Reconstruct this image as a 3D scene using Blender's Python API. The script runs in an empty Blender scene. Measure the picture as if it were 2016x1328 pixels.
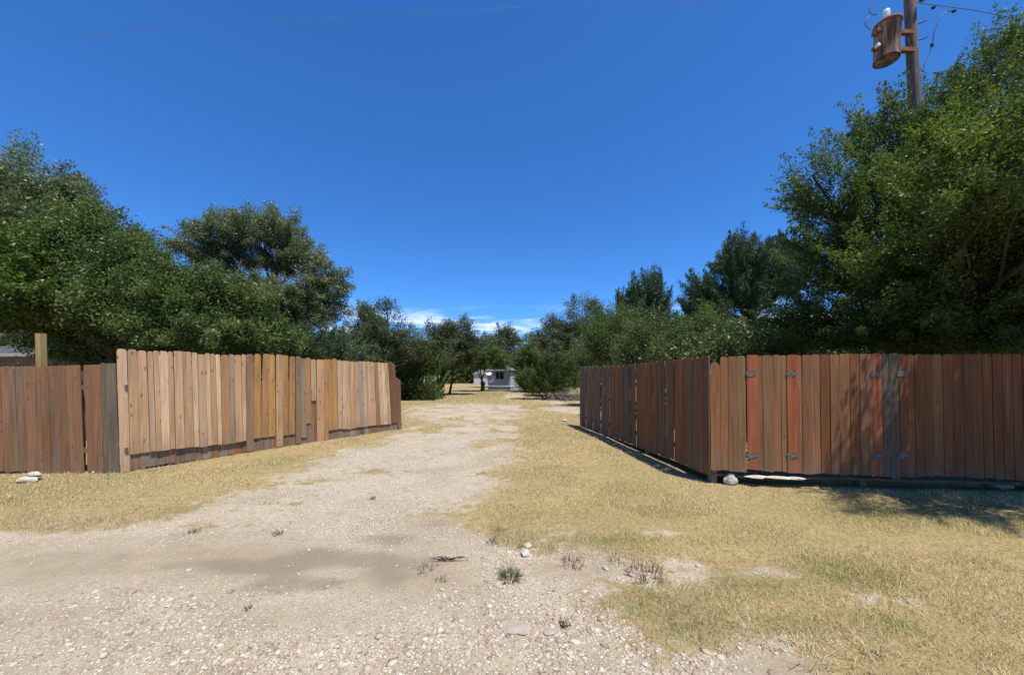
import bpy, math, random
import numpy as np
from mathutils import Vector, Matrix

# ------------------------------------------------------------------ camera, sky, sun, exposure
scn = bpy.context.scene
F, CX, HY, CAMZ = 728.0, 1008.0, 743.0, 1.66        # focal length and horizon in photo pixels, eye height in metres
cam_d = bpy.data.cameras.new('camera'); cam = bpy.data.objects.new('camera', cam_d)
scn.collection.objects.link(cam); scn.camera = cam
cam.location = (0, 0, CAMZ); cam.rotation_euler = (math.radians(90), 0, 0)
cam_d.sensor_width = 36; cam_d.lens = 36 * F / 2016
cam_d.shift_y = (HY - 664) / 2016
cam_d.clip_start = 0.05; cam_d.clip_end = 3000

SUN_EL, SUN_AZ = math.radians(70), math.radians(143)   # azimuth clockwise from +Y
sun_dir = Vector((math.sin(SUN_AZ) * math.cos(SUN_EL), math.cos(SUN_AZ) * math.cos(SUN_EL), math.sin(SUN_EL)))
sd = bpy.data.lights.new('sun', 'SUN'); sd.energy = 4.6; sd.angle = math.radians(0.53); sd.color = (1, .925, .78)
sun = bpy.data.objects.new('sun', sd); scn.collection.objects.link(sun)
sun.rotation_euler = sun_dir.to_track_quat('Z', 'Y').to_euler(); sun.location = (20, -10, 40)

w = bpy.data.worlds.new('World'); scn.world = w; w.use_nodes = True
wn, wl = w.node_tree.nodes, w.node_tree.links
for n in list(wn): wn.remove(n)
wo = wn.new('ShaderNodeOutputWorld'); bg = wn.new('ShaderNodeBackground'); bg.inputs[1].default_value = 0.14
sky = wn.new('ShaderNodeTexSky'); sky.sky_type = 'NISHITA'; sky.sun_disc = False
sky.sun_elevation = SUN_EL; sky.sun_rotation = SUN_AZ
sky.altitude = 1500; sky.air_density = 1.0; sky.dust_density = 0.3; sky.ozone_density = 3.0
hsv = wn.new('ShaderNodeHueSaturation'); hsv.inputs['Saturation'].default_value = 1.05; hsv.inputs['Value'].default_value = 1.0
tin = wn.new('ShaderNodeMixRGB'); tin.blend_type = 'MULTIPLY'; tin.inputs[0].default_value = 1; tin.inputs[2].default_value = (.38, .63, .93, 1)
wl.new(sky.outputs[0], tin.inputs[1]); wl.new(tin.outputs[0], hsv.inputs['Color'])
tc = wn.new('ShaderNodeTexCoord'); mp = wn.new('ShaderNodeMapping'); mp.inputs['Scale'].default_value = (2.2, 2.2, 15); mp.inputs['Location'].default_value = (3.1, 0, 0)
wl.new(tc.outputs['Generated'], mp.inputs[0])
cn = wn.new('ShaderNodeTexNoise'); cn.inputs['Scale'].default_value = 2.2; cn.inputs['Detail'].default_value = 7; cn.inputs['Roughness'].default_value = .55
cn.inputs['Distortion'].default_value = .5
wl.new(mp.outputs[0], cn.inputs['Vector'])
sx = wn.new('ShaderNodeSeparateXYZ'); wl.new(tc.outputs['Generated'], sx.inputs[0])
# thin fair-weather cloud low over the horizon, all the way round
cz = wn.new('ShaderNodeMapRange'); cz.interpolation_type = 'SMOOTHSTEP'
cz.inputs[1].default_value = .20; cz.inputs[2].default_value = .135; cz.inputs[3].default_value = 0; cz.inputs[4].default_value = 1
wl.new(sx.outputs[2], cz.inputs[0])
cr = wn.new('ShaderNodeMapRange'); cr.interpolation_type = 'SMOOTHSTEP'
cr.inputs[1].default_value = .47; cr.inputs[2].default_value = .70; cr.inputs[3].default_value = 0; cr.inputs[4].default_value = .62
wl.new(cn.outputs[0], cr.inputs[0])
cm = wn.new('ShaderNodeMath'); cm.operation = 'MULTIPLY'; wl.new(cz.outputs[0], cm.inputs[0]); wl.new(cr.outputs[0], cm.inputs[1])
mx = wn.new('ShaderNodeMixRGB'); mx.inputs[2].default_value = (6.6, 7.0, 7.6, 1)
wl.new(cm.outputs[0], mx.inputs[0]); wl.new(hsv.outputs[0], mx.inputs[1]); wl.new(mx.outputs[0], bg.inputs[0]); wl.new(bg.outputs[0], wo.inputs[0])

scn.view_settings.view_transform = 'Standard'; scn.view_settings.look = 'None'
scn.view_settings.exposure = 0.62; scn.view_settings.gamma = 1.0
scn.view_settings.use_curve_mapping = False

# ------------------------------------------------------------------ helpers
rng = np.random.default_rng(7); random.seed(7)
C = scn.collection

def pxz(px, py, Z):                       # pixel -> point at depth Z
    return Vector(((px - CX) * Z / F, Z, CAMZ + (HY - py) * Z / F))
def pxg(px, py, gz=0.0):                  # pixel -> point on the ground
    Z = F * (CAMZ - gz) / (py - HY)
    return ((px - CX) * Z / F, Z)

def vnoise(x, y, seed=0):
    x = np.asarray(x, float); y = np.asarray(y, float)
    xi = np.floor(x).astype(np.int64); yi = np.floor(y).astype(np.int64)
    fx = x - xi; fy = y - yi; fx = fx * fx * (3 - 2 * fx); fy = fy * fy * (3 - 2 * fy)
    def h(a, b):
        n = (a * 374761393 + b * 668265263 + seed * 982451653) & 0xffffffff
        n = ((n ^ (n >> 13)) * 1274126177) & 0xffffffff
        return ((n ^ (n >> 16)) & 0xffff) / 65535.0
    return (h(xi, yi) * (1 - fx) + h(xi + 1, yi) * fx) * (1 - fy) + (h(xi, yi + 1) * (1 - fx) + h(xi + 1, yi + 1) * fx) * fy
def fbm(x, y, seed=0, oct=4):
    s = 0; a = .5; t = 0
    for o in range(oct):
        s = s + a * vnoise(np.asarray(x) * 2 ** o, np.asarray(y) * 2 ** o, seed + o * 17); t += a; a *= .5
    return s / t
def sstep(a, b, v):
    t = np.clip((np.asarray(v, float) - a) / (b - a), 0, 1); return t * t * (3 - 2 * t)

def gh(x, y):                             # ground height
    x = np.asarray(x, float); y = np.asarray(y, float)
    h = .10 * sstep(5.5, 11, y)
    h = h + .035 * (fbm(x * .5, y * .5, 3, 2) - .5) * sstep(1.5, 3, y) + .018 * (fbm(x * 3, y * 3, 9, 3) - .5)
    return h

def mesh_np(name, V, Fc, fattr=None, smooth=False):
    """V (n,3); Fc (m,k) one polygon size; fattr dict name -> (m,) float on faces"""
    me = bpy.data.meshes.new(name); V = np.asarray(V, np.float32); Fc = np.asarray(Fc, np.int32); m, k = Fc.shape
    me.vertices.add(len(V)); me.vertices.foreach_set('co', V.ravel())
    me.loops.add(m * k); me.loops.foreach_set('vertex_index', Fc.ravel())
    me.polygons.add(m); me.polygons.foreach_set('loop_start', np.arange(0, m * k, k, dtype=np.int32))
    try: me.polygons.foreach_set('loop_total', np.full(m, k, np.int32))
    except Exception: pass
    if fattr:
        for an, vals in fattr.items():
            at = me.attributes.new(an, 'FLOAT', 'FACE'); at.data.foreach_set('value', np.asarray(vals, np.float32))
    me.update(calc_edges=True)
    if smooth: me.polygons.foreach_set('use_smooth', np.ones(m, bool))
    return me

class MB:                                 # collects polygons, builds one mesh object
    def __init__(s): s.v = []; s.f = []
    def add(s, vs, fs):
        o = len(s.v); s.v += [tuple(p) for p in vs]; s.f += [tuple(i + o for i in f) for f in fs]; return s
    def box(s, a, b):
        (x0, y0, z0), (x1, y1, z1) = a, b
        return s.add([(x0,y0,z0),(x1,y0,z0),(x1,y1,z0),(x0,y1,z0),(x0,y0,z1),(x1,y0,z1),(x1,y1,z1),(x0,y1,z1)],
                     [(0,3,2,1),(4,5,6,7),(0,1,5,4),(1,2,6,5),(2,3,7,6),(3,0,4,7)])
    def tube(s, pts, rad, n=6, cap=True):
        pts = [Vector(p) for p in pts]; o = len(s.v); ring = []
        prev = None
        for i, p in enumerate(pts):
            t = (pts[min(i+1, len(pts)-1)] - pts[max(i-1, 0)])
            t = t.normalized() if t.length > 1e-9 else Vector((0, 0, 1))
            if prev is None:
                u = t.orthogonal().normalized()
            else:
                u = prev - t * prev.dot(t); u = u.normalized() if u.length > 1e-6 else t.orthogonal().normalized()
            prev = u; v = t.cross(u); r = rad[i] if hasattr(rad, '__len__') else rad
            for k in range(n):
                a = 2 * math.pi * k / n; s.v.append(tuple(p + (u * math.cos(a) + v * math.sin(a)) * r))
        for i in range(len(pts) - 1):
            for k in range(n):
                s.f.append((o+i*n+k, o+i*n+(k+1) % n, o+(i+1)*n+(k+1) % n, o+(i+1)*n+k))
        if cap:
            s.f.append(tuple(o + k for k in reversed(range(n)))); e = o + (len(pts)-1)*n; s.f.append(tuple(e + k for k in range(n)))
        return s
    def lathe(s, prof, n=20, M=None):     # prof [(r, z)], axis z
        o = len(s.v)
        for r, z in prof:
            for k in range(n):
                a = 2*math.pi*k/n; p = Vector((r*math.cos(a), r*math.sin(a), z)); s.v.append(tuple(M @ p if M else p))
        for i in range(len(prof)-1):
            for k in range(n): s.f.append((o+i*n+k, o+i*n+(k+1) % n, o+(i+1)*n+(k+1) % n, o+(i+1)*n+k))
        s.f.append(tuple(o+k for k in reversed(range(n)))); e = o+(len(prof)-1)*n; s.f.append(tuple(e+k for k in range(n)))
        return s
    def build(s, name, mat, parent=None, smooth=False, loc=None):
        me = bpy.data.meshes.new(name)
        L = Vector(loc) if loc is not None else Vector((0, 0, 0))
        base = L
        me.from_pydata([tuple(Vector(p) - base) for p in s.v], [], s.f); me.update()
        if smooth: me.polygons.foreach_set('use_smooth', np.ones(len(me.polygons), bool))
        return link(name, me, mat, parent, L)

def wloc(o):
    p = Vector((0, 0, 0))
    while o is not None: p += Vector(o.location); o = o.parent
    return p
def link(name, me, mat, parent=None, loc=(0, 0, 0)):
    """loc is a world position; parents never rotate or scale"""
    o = bpy.data.objects.new(name, me); C.objects.link(o)
    if mat and not me.materials: me.materials.append(mat)
    if parent is not None:
        o.parent = parent; o.location = Vector(loc) - wloc(parent)
    else: o.location = loc
    return o
def empty(name, loc):
    o = bpy.data.objects.new(name, None); C.objects.link(o); o.location = loc; o.empty_display_size = .2; return o
def tag(o, label=None, cat=None, group=None, kind=None):
    if label: o['label'] = label
    if cat: o['category'] = cat
    if group: o['group'] = group
    if kind: o['kind'] = kind
    return o

# ------------------------------------------------------------------ materials
class NT:
    def __init__(s, name):
        s.m = bpy.data.materials.new(name); s.m.use_nodes = True; s.n = s.m.node_tree.nodes; s.l = s.m.node_tree.links
        s.b = s.n['Principled BSDF']; s.out = s.n['Material Output']
    def new(s, t, **kw):
        x = s.n.new(t)
        for k, v in kw.items(): setattr(x, k, v)
        return x
    def L(s, a, b): s.l.new(a, b)
    def noise(s, vec, scale, detail=4, rough=.55, mscale=None, dist=0, w=None):
        t = s.new('ShaderNodeTexNoise'); t.inputs['Scale'].default_value = scale; t.inputs['Detail'].default_value = detail
        t.inputs['Roughness'].default_value = rough; t.inputs['Distortion'].default_value = dist
        if mscale:
            m = s.new('ShaderNodeMapping'); m.inputs['Scale'].default_value = mscale; s.L(vec, m.inputs[0]); vec = m.outputs[0]
        s.L(vec, t.inputs['Vector'])
        if w is not None: t.noise_dimensions = '4D'; s.L(w, t.inputs['W'])
        return t.outputs[0]
    def ramp(s, fac, stops):
        r = s.new('ShaderNodeValToRGB'); e = r.color_ramp.elements
        while len(e) > 1: e.remove(e[-1])
        e[0].position, e[0].color = stops[0][0], (*stops[0][1], 1) if len(stops[0][1]) == 3 else stops[0][1]
        for p, c in stops[1:]:
            k = e.new(p); k.color = (*c, 1) if len(c) == 3 else c
        s.L(fac, r.inputs[0]); return r.outputs[0]
    def mix(s, fac, a, b, mode='MIX'):
        m = s.new('ShaderNodeMixRGB'); m.blend_type = mode
        for i, v in ((0, fac), (1, a), (2, b)):
            if isinstance(v, (int, float)): m.inputs[i].default_value = v
            elif isinstance(v, tuple): m.inputs[i].default_value = (*v, 1) if len(v) == 3 else v
            else: s.L(v, m.inputs[i])
        return m.outputs[0]
    def math(s, op, a, b=0.0, clamp=False):
        m = s.new('ShaderNodeMath'); m.operation = op; m.use_clamp = clamp
        for i, v in ((0, a), (1, b)):
            if isinstance(v, (int, float)): m.inputs[i].default_value = v
            else: s.L(v, m.inputs[i])
        return m.outputs[0]
    def mapr(s, v, a, b, c=0., d=1.):
        m = s.new('ShaderNodeMapRange'); m.inputs[1].default_value = a; m.inputs[2].default_value = b; m.inputs[3].default_value = c; m.inputs[4].default_value = d
        m.interpolation_type = 'SMOOTHSTEP'; s.L(v, m.inputs[0]); return m.outputs[0]
    def bump(s, h, strength=.3, dist=.01):
        b = s.new('ShaderNodeBump'); b.inputs['Strength'].default_value = strength; b.inputs['Distance'].default_value = dist
        s.L(h, b.inputs['Height']); s.L(b.outputs[0], s.b.inputs['Normal'])
    def attr(s, name):
        a = s.new('ShaderNodeAttribute'); a.attribute_name = name; return a.outputs['Fac']
    def obj(s): return s.new('ShaderNodeTexCoord').outputs['Object']
    def geo(s): return s.new('ShaderNodeNewGeometry').outputs['Position']
    def col(s, c, rough=.9, spec=.3):
        if isinstance(c, tuple): s.b.inputs['Base Color'].default_value = (*c, 1)
        else: s.L(c, s.b.inputs['Base Color'])
        s.b.inputs['Roughness'].default_value = rough; s.b.inputs['Specular IOR Level'].default_value = spec
        return s

def mat_wood(name, saw=0.0, grey=0.15, streak=0.):
    t = NT(name); oi = t.new('ShaderNodeObjectInfo'); o = t.obj()
    w = t.math('MULTIPLY', oi.outputs['Random'], 50.)
    g1 = t.noise(o, 1, 5, .6, (55, 55, 1.6), .6, w)             # grain
    g2 = t.noise(o, 1, 3, .5, (9, 9, .9), .4, w)                # broad streaks
    g3 = t.noise(o, 1, 4, .6, (3, 3, 3), 0, w)                  # blotches
    f = t.ramp(g1, [(.25, (.62,)*3), (.5, (.98,)*3), (.75, (1.22,)*3)])
    c = t.mix(1.0, oi.outputs['Color'], f, 'MULTIPLY')
    c = t.mix(1.0, c, t.ramp(g2, [(.3, (.74, .72, .70)), (.55, (1, 1, 1)), (.72, (1.16, 1.1, 1.02))]), 'MULTIPLY')
    c = t.mix(t.mapr(t.noise(o, 1, 4, .6, (14, 14, 1.3), .3, w), .45, .75, 0, grey * 2.0), c, (.20, .18, .16))
    st = t.noise(o, 1, 5, .65, (26, 26, .7), .5, w)
    c = t.mix(t.mapr(st, .50, .70, 0, streak), c, (.045, .032, .022)); c = t.mix(t.mapr(st, .42, .26, 0, streak * .5), c, (.34, .26, .18))
    # knots
    so = t.new('ShaderNodeSeparateXYZ'); t.L(o, so.inputs[0]); cv = t.new('ShaderNodeCombineXYZ')
    t.L(t.math('ADD', t.math('ADD', so.outputs[0], so.outputs[1]), t.math('MULTIPLY', w, 3.7)), cv.inputs[0]); t.L(t.math('MULTIPLY', so.outputs[2], .62), cv.inputs[1])
    vo = t.new('ShaderNodeTexVoronoi'); vo.voronoi_dimensions = '2D'; vo.inputs['Scale'].default_value = 4.6; t.L(cv.outputs[0], vo.inputs['Vector'])
    cs = t.new('ShaderNodeSeparateColor'); t.L(vo.outputs['Color'], cs.inputs[0])
    k = t.math('MULTIPLY', t.mapr(vo.outputs['Distance'], .085, .035), t.mapr(cs.outputs[0], .52, .6, 0, .8))
    ring = t.math('MULTIPLY', t.mapr(vo.outputs['Distance'], .22, .08), t.mapr(cs.outputs[0], .45, .6, 0, .3)); c = t.mix(ring, c, (.20, .10, .045))
    c = t.mix(k, c, (.10, .05, .025))
    # earth splash and wear near the bottom end of the board
    sp = t.new('ShaderNodeSeparateXYZ'); t.L(o, sp.inputs[0])
    low = t.math('MULTIPLY', t.mapr(sp.outputs[2], .42, .0), t.mapr(g3, .3, .7))
    c = t.mix(t.math('MULTIPLY', low, .45), c, (.20, .155, .11))
    t.col(c, .85, .25)
    h = t.math('ADD', g1, t.math('MULTIPLY', t.noise(o, 1, 2, .5, (2, 2, 240)), saw))
    t.bump(h, .35, .004); return t.m
M_new = mat_wood('new_cedar', .25, .06, .14); M_old = mat_wood('weathered_wood', .12, .20, .5); M_red = mat_wood('stained_wood', .2, .07, .6)

def mat_leaf(name, stops, rough=.5, trans=.28, spec=.4):
    t = NT(name); c = t.ramp(t.attr('tint'), stops); t.col(c, rough, spec)
    tr = t.new('ShaderNodeBsdfTranslucent'); t.L(t.mix(1, c, (1.25, 1.35, .7), 'MULTIPLY'), tr.inputs[0])
    ms = t.new('ShaderNodeMixShader'); ms.inputs[0].default_value = trans
    t.L(t.b.outputs[0], ms.inputs[1]); t.L(tr.outputs[0], ms.inputs[2]); t.L(ms.outputs[0], t.out.inputs[0]); return t.m
M_oak = mat_leaf('oak_leaf', [(0, (.042, .068, .020)), (.5, (.088, .132, .036)), (.85, (.14, .185, .06)), (1, (.21, .20, .10))], .48, .34, .32)
M_live = mat_leaf('live_oak_leaf', [(0, (.060, .078, .038)), (.5, (.115, .145, .068)), (.85, (.165, .195, .095)), (1, (.22, .21, .13))], .46, .32, .42)
M_grey = mat_leaf('grey_oak_leaf', [(0, (.050, .066, .034)), (.5, (.092, .118, .056)), (.85, (.13, .155, .075)), (1, (.20, .17, .11))], .5, .3, .35)
M_elm = mat_leaf('elm_leaf', [(0, (.034, .056, .016)), (.5, (.080, .120, .027)), (.85, (.14, .18, .038)), (1, (.22, .21, .06))], .5, .40, .24)
M_bright = mat_leaf('bright_leaf', [(0, (.05, .085, .014)), (.5, (.085, .135, .022)), (1, (.14, .19, .04))], .45, .36)
M_jun = mat_leaf('juniper_leaf', [(0, (.036, .060, .030)), (.5, (.068, .108, .050)), (.85, (.10, .145, .062)), (1, (.15, .135, .07))], .6, .12, .25)
M_shrub = mat_leaf('shrub_leaf', [(0, (.040, .062, .018)), (.5, (.080, .112, .030)), (.85, (.125, .15, .048)), (1, (.21, .18, .09))], .5, .26)
M_jgreen = mat_leaf('green_juniper_leaf', [(0, (.035, .055, .014)), (.5, (.06, .095, .022)), (1, (.10, .125, .035))], .6, .15, .25)
M_grass = mat_leaf('dry_grass', [(0, (.13, .15, .04)), (.22, (.25, .24, .075)), (.45, (.43, .345, .18)), (.7, (.60, .495, .29)), (.88, (.70, .615, .43)), (1, (.33, .225, .135))], .7, .25, .2)
M_weed = mat_leaf('weed_leaf', [(0, (.06, .075, .03)), (.5, (.12, .13, .06)), (1, (.2, .19, .1))], .6, .15)
M_redweed = mat_leaf('red_weed_leaf', [(0, (.09, .05, .04)), (.6, (.17, .11, .075)), (1, (.26, .20, .12))], .6, .15)

def mat_bark(name, a, b):
    t = NT(name); p = t.geo(); n = t.noise(p, 1, 5, .6, (14, 14, 3)); t.col(t.ramp(n, [(.3, a), (.7, b)]), .95, .15); t.bump(n, .6, .02); return t.m
M_bark = mat_bark('bark', (.03, .025, .02), (.085, .07, .056)); M_dead = mat_bark('dead_wood', (.13, .11, .09), (.32, .29, .25))
M_pole = mat_bark('pole_wood', (.085, .06, .045), (.20, .155, .12))

def mat_plain(name, c, rough=.7, spec=.4, var=.25, scale=6, metal=0., bump=0.):
    t = NT(name); p = t.obj(); n = t.noise(p, scale, 5, .6)
    lo = tuple(x * (1 - var) for x in c); hi = tuple(min(1, x * (1 + var)) for x in c)
    t.col(t.ramp(n, [(.3, lo), (.7, hi)]), rough, spec); t.b.inputs['Metallic'].default_value = metal
    if bump: t.bump(n, bump, .01)
    return t.m
M_siding = mat_plain('white_siding', (.46, .455, .48), .55, .4, .06, 2)
M_skirt = mat_plain('grey_skirting', (.30, .30, .32), .7, .3, .15, 3)
M_trim = mat_plain('white_trim', (.78, .78, .78), .5, .4, .05)
M_glass = mat_plain('dark_window', (.02, .022, .025), .08, .6, .3)
M_roofm = mat_plain('metal_roof', (.36, .36, .38), .5, .5, .12, 2)
M_shingle = mat_plain('grey_shingle', (.085, .09, .105), .9, .2, .3, 9)
M_brick = mat_plain('brown_wall', (.16, .11, .08), .9, .2, .25, 5)
M_black = mat_plain('black_plastic', (.018, .018, .02), .5, .4, .2)
M_white = mat_plain('white_enamel', (.8, .8, .8), .35, .5, .05)
M_wire = mat_plain('wire', (.09, .09, .10), .45, .4, .2)
M_alu = mat_plain('aluminium_line', (.20, .21, .24), .6, .3, .1)
M_galv = mat_plain('galvanised', (.125, .11, .095), .85, .2, .7, 45, .0, .5)
M_porc = mat_plain('porcelain', (.62, .66, .66), .25, .5, .08)
M_concrete = mat_plain('concrete', (.30, .265, .22), .95, .2, .2, 14, 0, .5)
def mat_rock(name, c, d):
    t = NT(name); p = t.obj(); n = t.noise(p, 9, 8, .65); n2 = t.noise(p, 3, 4, .6)
    cc = t.ramp(n, [(.32, d), (.55, c), (.8, tuple(min(.75, x * 1.2) for x in c))]); cc = t.mix(t.mapr(n2, .5, .75, 0, .6), cc, tuple(x * .6 for x in d))
    t.col(cc, .95, .15); t.bump(n, .9, .03); return t.m
M_lime = mat_rock('limestone', (.50, .46, .38), (.27, .23, .18)); M_greyrock = mat_rock('grey_limestone', (.42, .41, .40), (.22, .21, .20))
M_pale = mat_rock('pale_limestone', (.48, .455, .39), (.31, .27, .21))

# rusty transformer tank
t = NT('rusty_tank'); o = t.obj(); st = t.noise(o, 1, 5, .6, (9, 9, 1.1), .8); bl = t.noise(o, 5, 6, .65)
c = t.ramp(st, [(.34, (.06, .034, .024)), (.44, (.15, .075, .045)), (.54, (.23, .155, .11)), (.64, (.29, .235, .195)), (.74, (.33, .30, .27))])
c = t.mix(t.mapr(bl, .55, .66, 0, .75), c, (.13, .06, .032)); t.col(c, .8, .25); t.bump(bl, .25, .01); M_rust = t.m
M_rustb = mat_plain('rusty_bracket', (.20, .085, .05), .85, .2, .4, 14)

# ground
t = NT('ground'); p = t.geo(); gv = t.attr('gravel'); dk = t.attr('stain'); gn = t.attr('green'); smo = t.attr('smooth')
n_f = t.noise(p, 60, 6, .7); n_m = t.noise(p, 7, 6, .62); n_l = t.noise(p, 1.1, 5, .6)
vo = t.new('ShaderNodeTexVoronoi'); vo.inputs['Scale'].default_value = 42; t.L(p, vo.inputs['Vector'])
vo2 = t.new('ShaderNodeTexVoronoi'); vo2.inputs['Scale'].default_value = 95; t.L(p, vo2.inputs['Vector'])
dirt = t.ramp(n_m, [(.25, (.165, .128, .094)), (.5, (.24, .194, .145)), (.75, (.32, .265, .203))])
dirt = t.mix(t.mapr(n_l, .42, .62, 0, .35), dirt, (.17, .135, .105)); dirt = t.mix(.45, dirt, t.ramp(n_f, [(.3, (.18, .14, .105)), (.7, (.46, .39, .305))]))
cb = t.new('ShaderNodeSeparateColor'); t.L(vo.outputs['Color'], cb.inputs[0])
stone = t.ramp(cb.outputs[0], [(0, (.62, .57, .49)), (.45, (.52, .45, .37)), (.7, (.38, .31, .24)), (.88, (.28, .22, .18)), (1, (.66, .63, .57))])
edge = t.mapr(vo.outputs['Distance'], .52, .30)
cb2 = t.new('ShaderNodeSeparateColor'); t.L(vo2.outputs['Color'], cb2.inputs[0])
grit = t.ramp(cb2.outputs[1], [(0, (.58, .515, .42)), (.5, (.38, .32, .25)), (1, (.62, .57, .475))])
stones = t.math('MULTIPLY', t.math('MULTIPLY', edge, t.math('SUBTRACT', 1., smo)), t.mapr(t.math('ADD', cb.outputs[1], t.math('MULTIPLY', n_m, .6)), .62, .8))
gravel = t.mix(t.math('MULTIPLY', t.math('MULTIPLY', t.math('SUBTRACT', 1., t.math('MULTIPLY', smo, .75)), .6), t.mapr(n_l, .35, .6, .25, 1.)), dirt, grit); gravel = t.mix(stones, gravel, stone)
gravel = t.mix(t.mapr(t.math('ADD', dk, t.math('ADD', t.math('MULTIPLY', t.math('SUBTRACT', n_m, .5), .9), t.math('MULTIPLY', t.math('SUBTRACT', n_f, .5), .7))), .15, 1.2, 0, .66), gravel, t.mix(.3, (.135, .105, .08), dirt))
soil = t.ramp(n_m, [(.25, (.17, .125, .065)), (.5, (.30, .23, .12)), (.75, (.40, .31, .17))])
soil = t.mix(.5, soil, t.ramp(t.noise(p, 38, 5, .7, (1, .45, 1)), [(.3, (.13, .095, .045)), (.55, (.34, .26, .13)), (.75, (.52, .42, .22))]))
soil = t.mix(t.math('MULTIPLY', gn, t.mapr(n_m, .3, .7)), soil, (.12, .13, .05))
edgef = t.mapr(t.math('ADD', gv, t.math('ADD', t.math('MULTIPLY', t.math('SUBTRACT', n_m, .5), 1.7), t.math('MULTIPLY', t.math('SUBTRACT', n_f, .5), .8))), .24, .76)
t.col(t.mix(edgef, soil, t.mix(1., gravel, (.97, .965, .92), 'MULTIPLY')), .97, .1)
hh = t.math('ADD', t.math('MULTIPLY', stones, .7), t.math('ADD', t.math('MULTIPLY', n_f, .8), n_m))
t.bump(hh, .8, .018); M_ground = t.m
# stones
t = NT('pebble'); t.col(t.mix(.35, t.ramp(t.attr('tint'), [(0, (.13, .09, .065)), (.18, (.26, .18, .12)), (.4, (.38, .30, .215)), (.65, (.45, .395, .31)), (1, (.54, .50, .42))]),
      t.ramp(t.noise(t.geo(), 90, 4, .6), [(.3, (.24, .19, .145)), (.7, (.54, .49, .41))])), .9, .2); M_peb = t.m

# ------------------------------------------------------------------ ground sheet
drive_px = [(0,1045),(130,1043),(250,1030),(400,1003),(480,972),(560,936),(640,902),(720,878),(800,853),(850,833),(800,822),(790,806),(850,797),(940,794),(1040,800),(1050,815),
            (1000,835),(1010,870),(975,910),(985,950),(930,985),(865,1000),(900,1040),(1050,1055),(1075,1095),(1180,1085),(1330,1120),(1340,1145),(1200,1150),(1190,1190),(1260,1230),(1330,1275),(1480,1225),(1560,1250),(1640,1300)]
drive = [(-14, .5), (-14, 3.9)] + [pxg(a, b, .0 if b > 950 else .06) for a, b in drive_px] + [(2.2, 1.75), (5, 1.1), (9, .5)]
def poly_sd(P, x, y):                     # signed distance, positive inside
    P = np.array(P); x = np.asarray(x, float); y = np.asarray(y, float); ins = np.zeros(x.shape, bool); d2 = np.full(x.shape, 1e9)
    for i in range(len(P)):
        ax, ay = P[i]; bx, by = P[(i + 1) % len(P)]
        cond = ((ay > y) != (by > y)) & (x < (bx - ax) * (y - ay) / (by - ay + 1e-12) + ax); ins ^= cond
        ex, ey = bx - ax, by - ay; tt = np.clip(((x - ax) * ex + (y - ay) * ey) / (ex * ex + ey * ey + 1e-12), 0, 1)
        d2 = np.minimum(d2, (x - ax - tt * ex) ** 2 + (y - ay - tt * ey) ** 2)
    return np.where(ins, 1, -1) * np.sqrt(d2)
islands = [(725, 921, .55, .3), (628, 942, .5, .25), (790, 925, .3, .2), (905, 855, .5, .35), (950, 838, .6, .5), (560, 985, .35, .1), (425, 1027, .5, .08), (880, 842, .7, .3), (920, 880, .35, .3)]
bare = [(1500, 1115, .35, .12), (1740, 1165, .35, .12), (1590, 1240, .3, .1), (1220, 1112, .35, .1), (1180, 850, .4, .3), (1290, 1035, .3, .15), (1110, 792, 3., 1.2), (930, 760, 14, 9), (870, 812, 2.5, 1.)]
def gravel_mask(x, y):
    x = np.asarray(x, float); y = np.asarray(y, float)
    wd = .34 + .06 * np.clip(y, 2, 14)
    sdv = poly_sd(drive, x, y) + (fbm(x * 1.6, y * 1.6, 21, 5) - .5) * (.75 + .10 * np.clip(y, 0, 14)) + (fbm(x * 7, y * 7, 22, 3) - .5) * .3
    m = sstep(-wd, wd, sdv)
    m = np.where(y < .8, 1.0, m)
    for px, py, rx, ry in islands:
        gx, gy = pxg(px, py, .05); q = ((x - gx) / rx) ** 2 + ((y - gy) / ry) ** 2
        m = m * (1 - .85 * np.exp(-q * 1.2) * sstep(.3, .55, fbm(x * 5, y * 5, 5, 3)))
    far = sstep(6.5, 10, y)                # the far half of the drive is broken up by dry grass
    m = m * (1 - far * .6 * sstep(.50, .66, fbm(x * 1.3, y * .9, 35, 4)))
    for px, py, rx, ry in bare:
        gx, gy = pxg(px, py, .05); q = ((x - gx) / rx) ** 2 + ((y - gy) / ry) ** 2
        m = np.maximum(m, .8 * np.exp(-q) * sstep(.38, .6, fbm(x * 5 / min(1, rx * 2), y * 5 / min(1, rx * 2), 36, 4)))
    # patchy worn ground in the yard beyond the fences
    m = np.maximum(m, sstep(12, 16, y) * .75 * sstep(.56, .66, fbm(x * .35, y * .22, 33, 3)) * (1 - sstep(30, 45, y)))
    return np.clip(m, 0, 1)
def stain_mask(x, y):
    s = np.zeros(np.shape(x))
    for px, py, rx, ry, a in [(640,1100,.85,.22,1.), (480,1112,1.1,.2,.85), (570,1150,.55,.16,.85), (790,1120,.4,.4,.75), (200,1095,1.2,.2,.7), (760,1060,.5,.3,.6), (850,1030,.35,.45,.5), (90,1190,.8,.12,.35), (820,1190,.3,.15,.4)]:
        gx, gy = pxg(px, py); q = ((x - gx) / rx) ** 2 + ((y - gy) / ry) ** 2; s = np.maximum(s, a * np.exp(-q * .9))
    return sstep(.22, .85, s * (.25 + 1.5 * fbm(np.asarray(x) * 2.6, np.asarray(y) * 5, 77, 5)))
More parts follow.
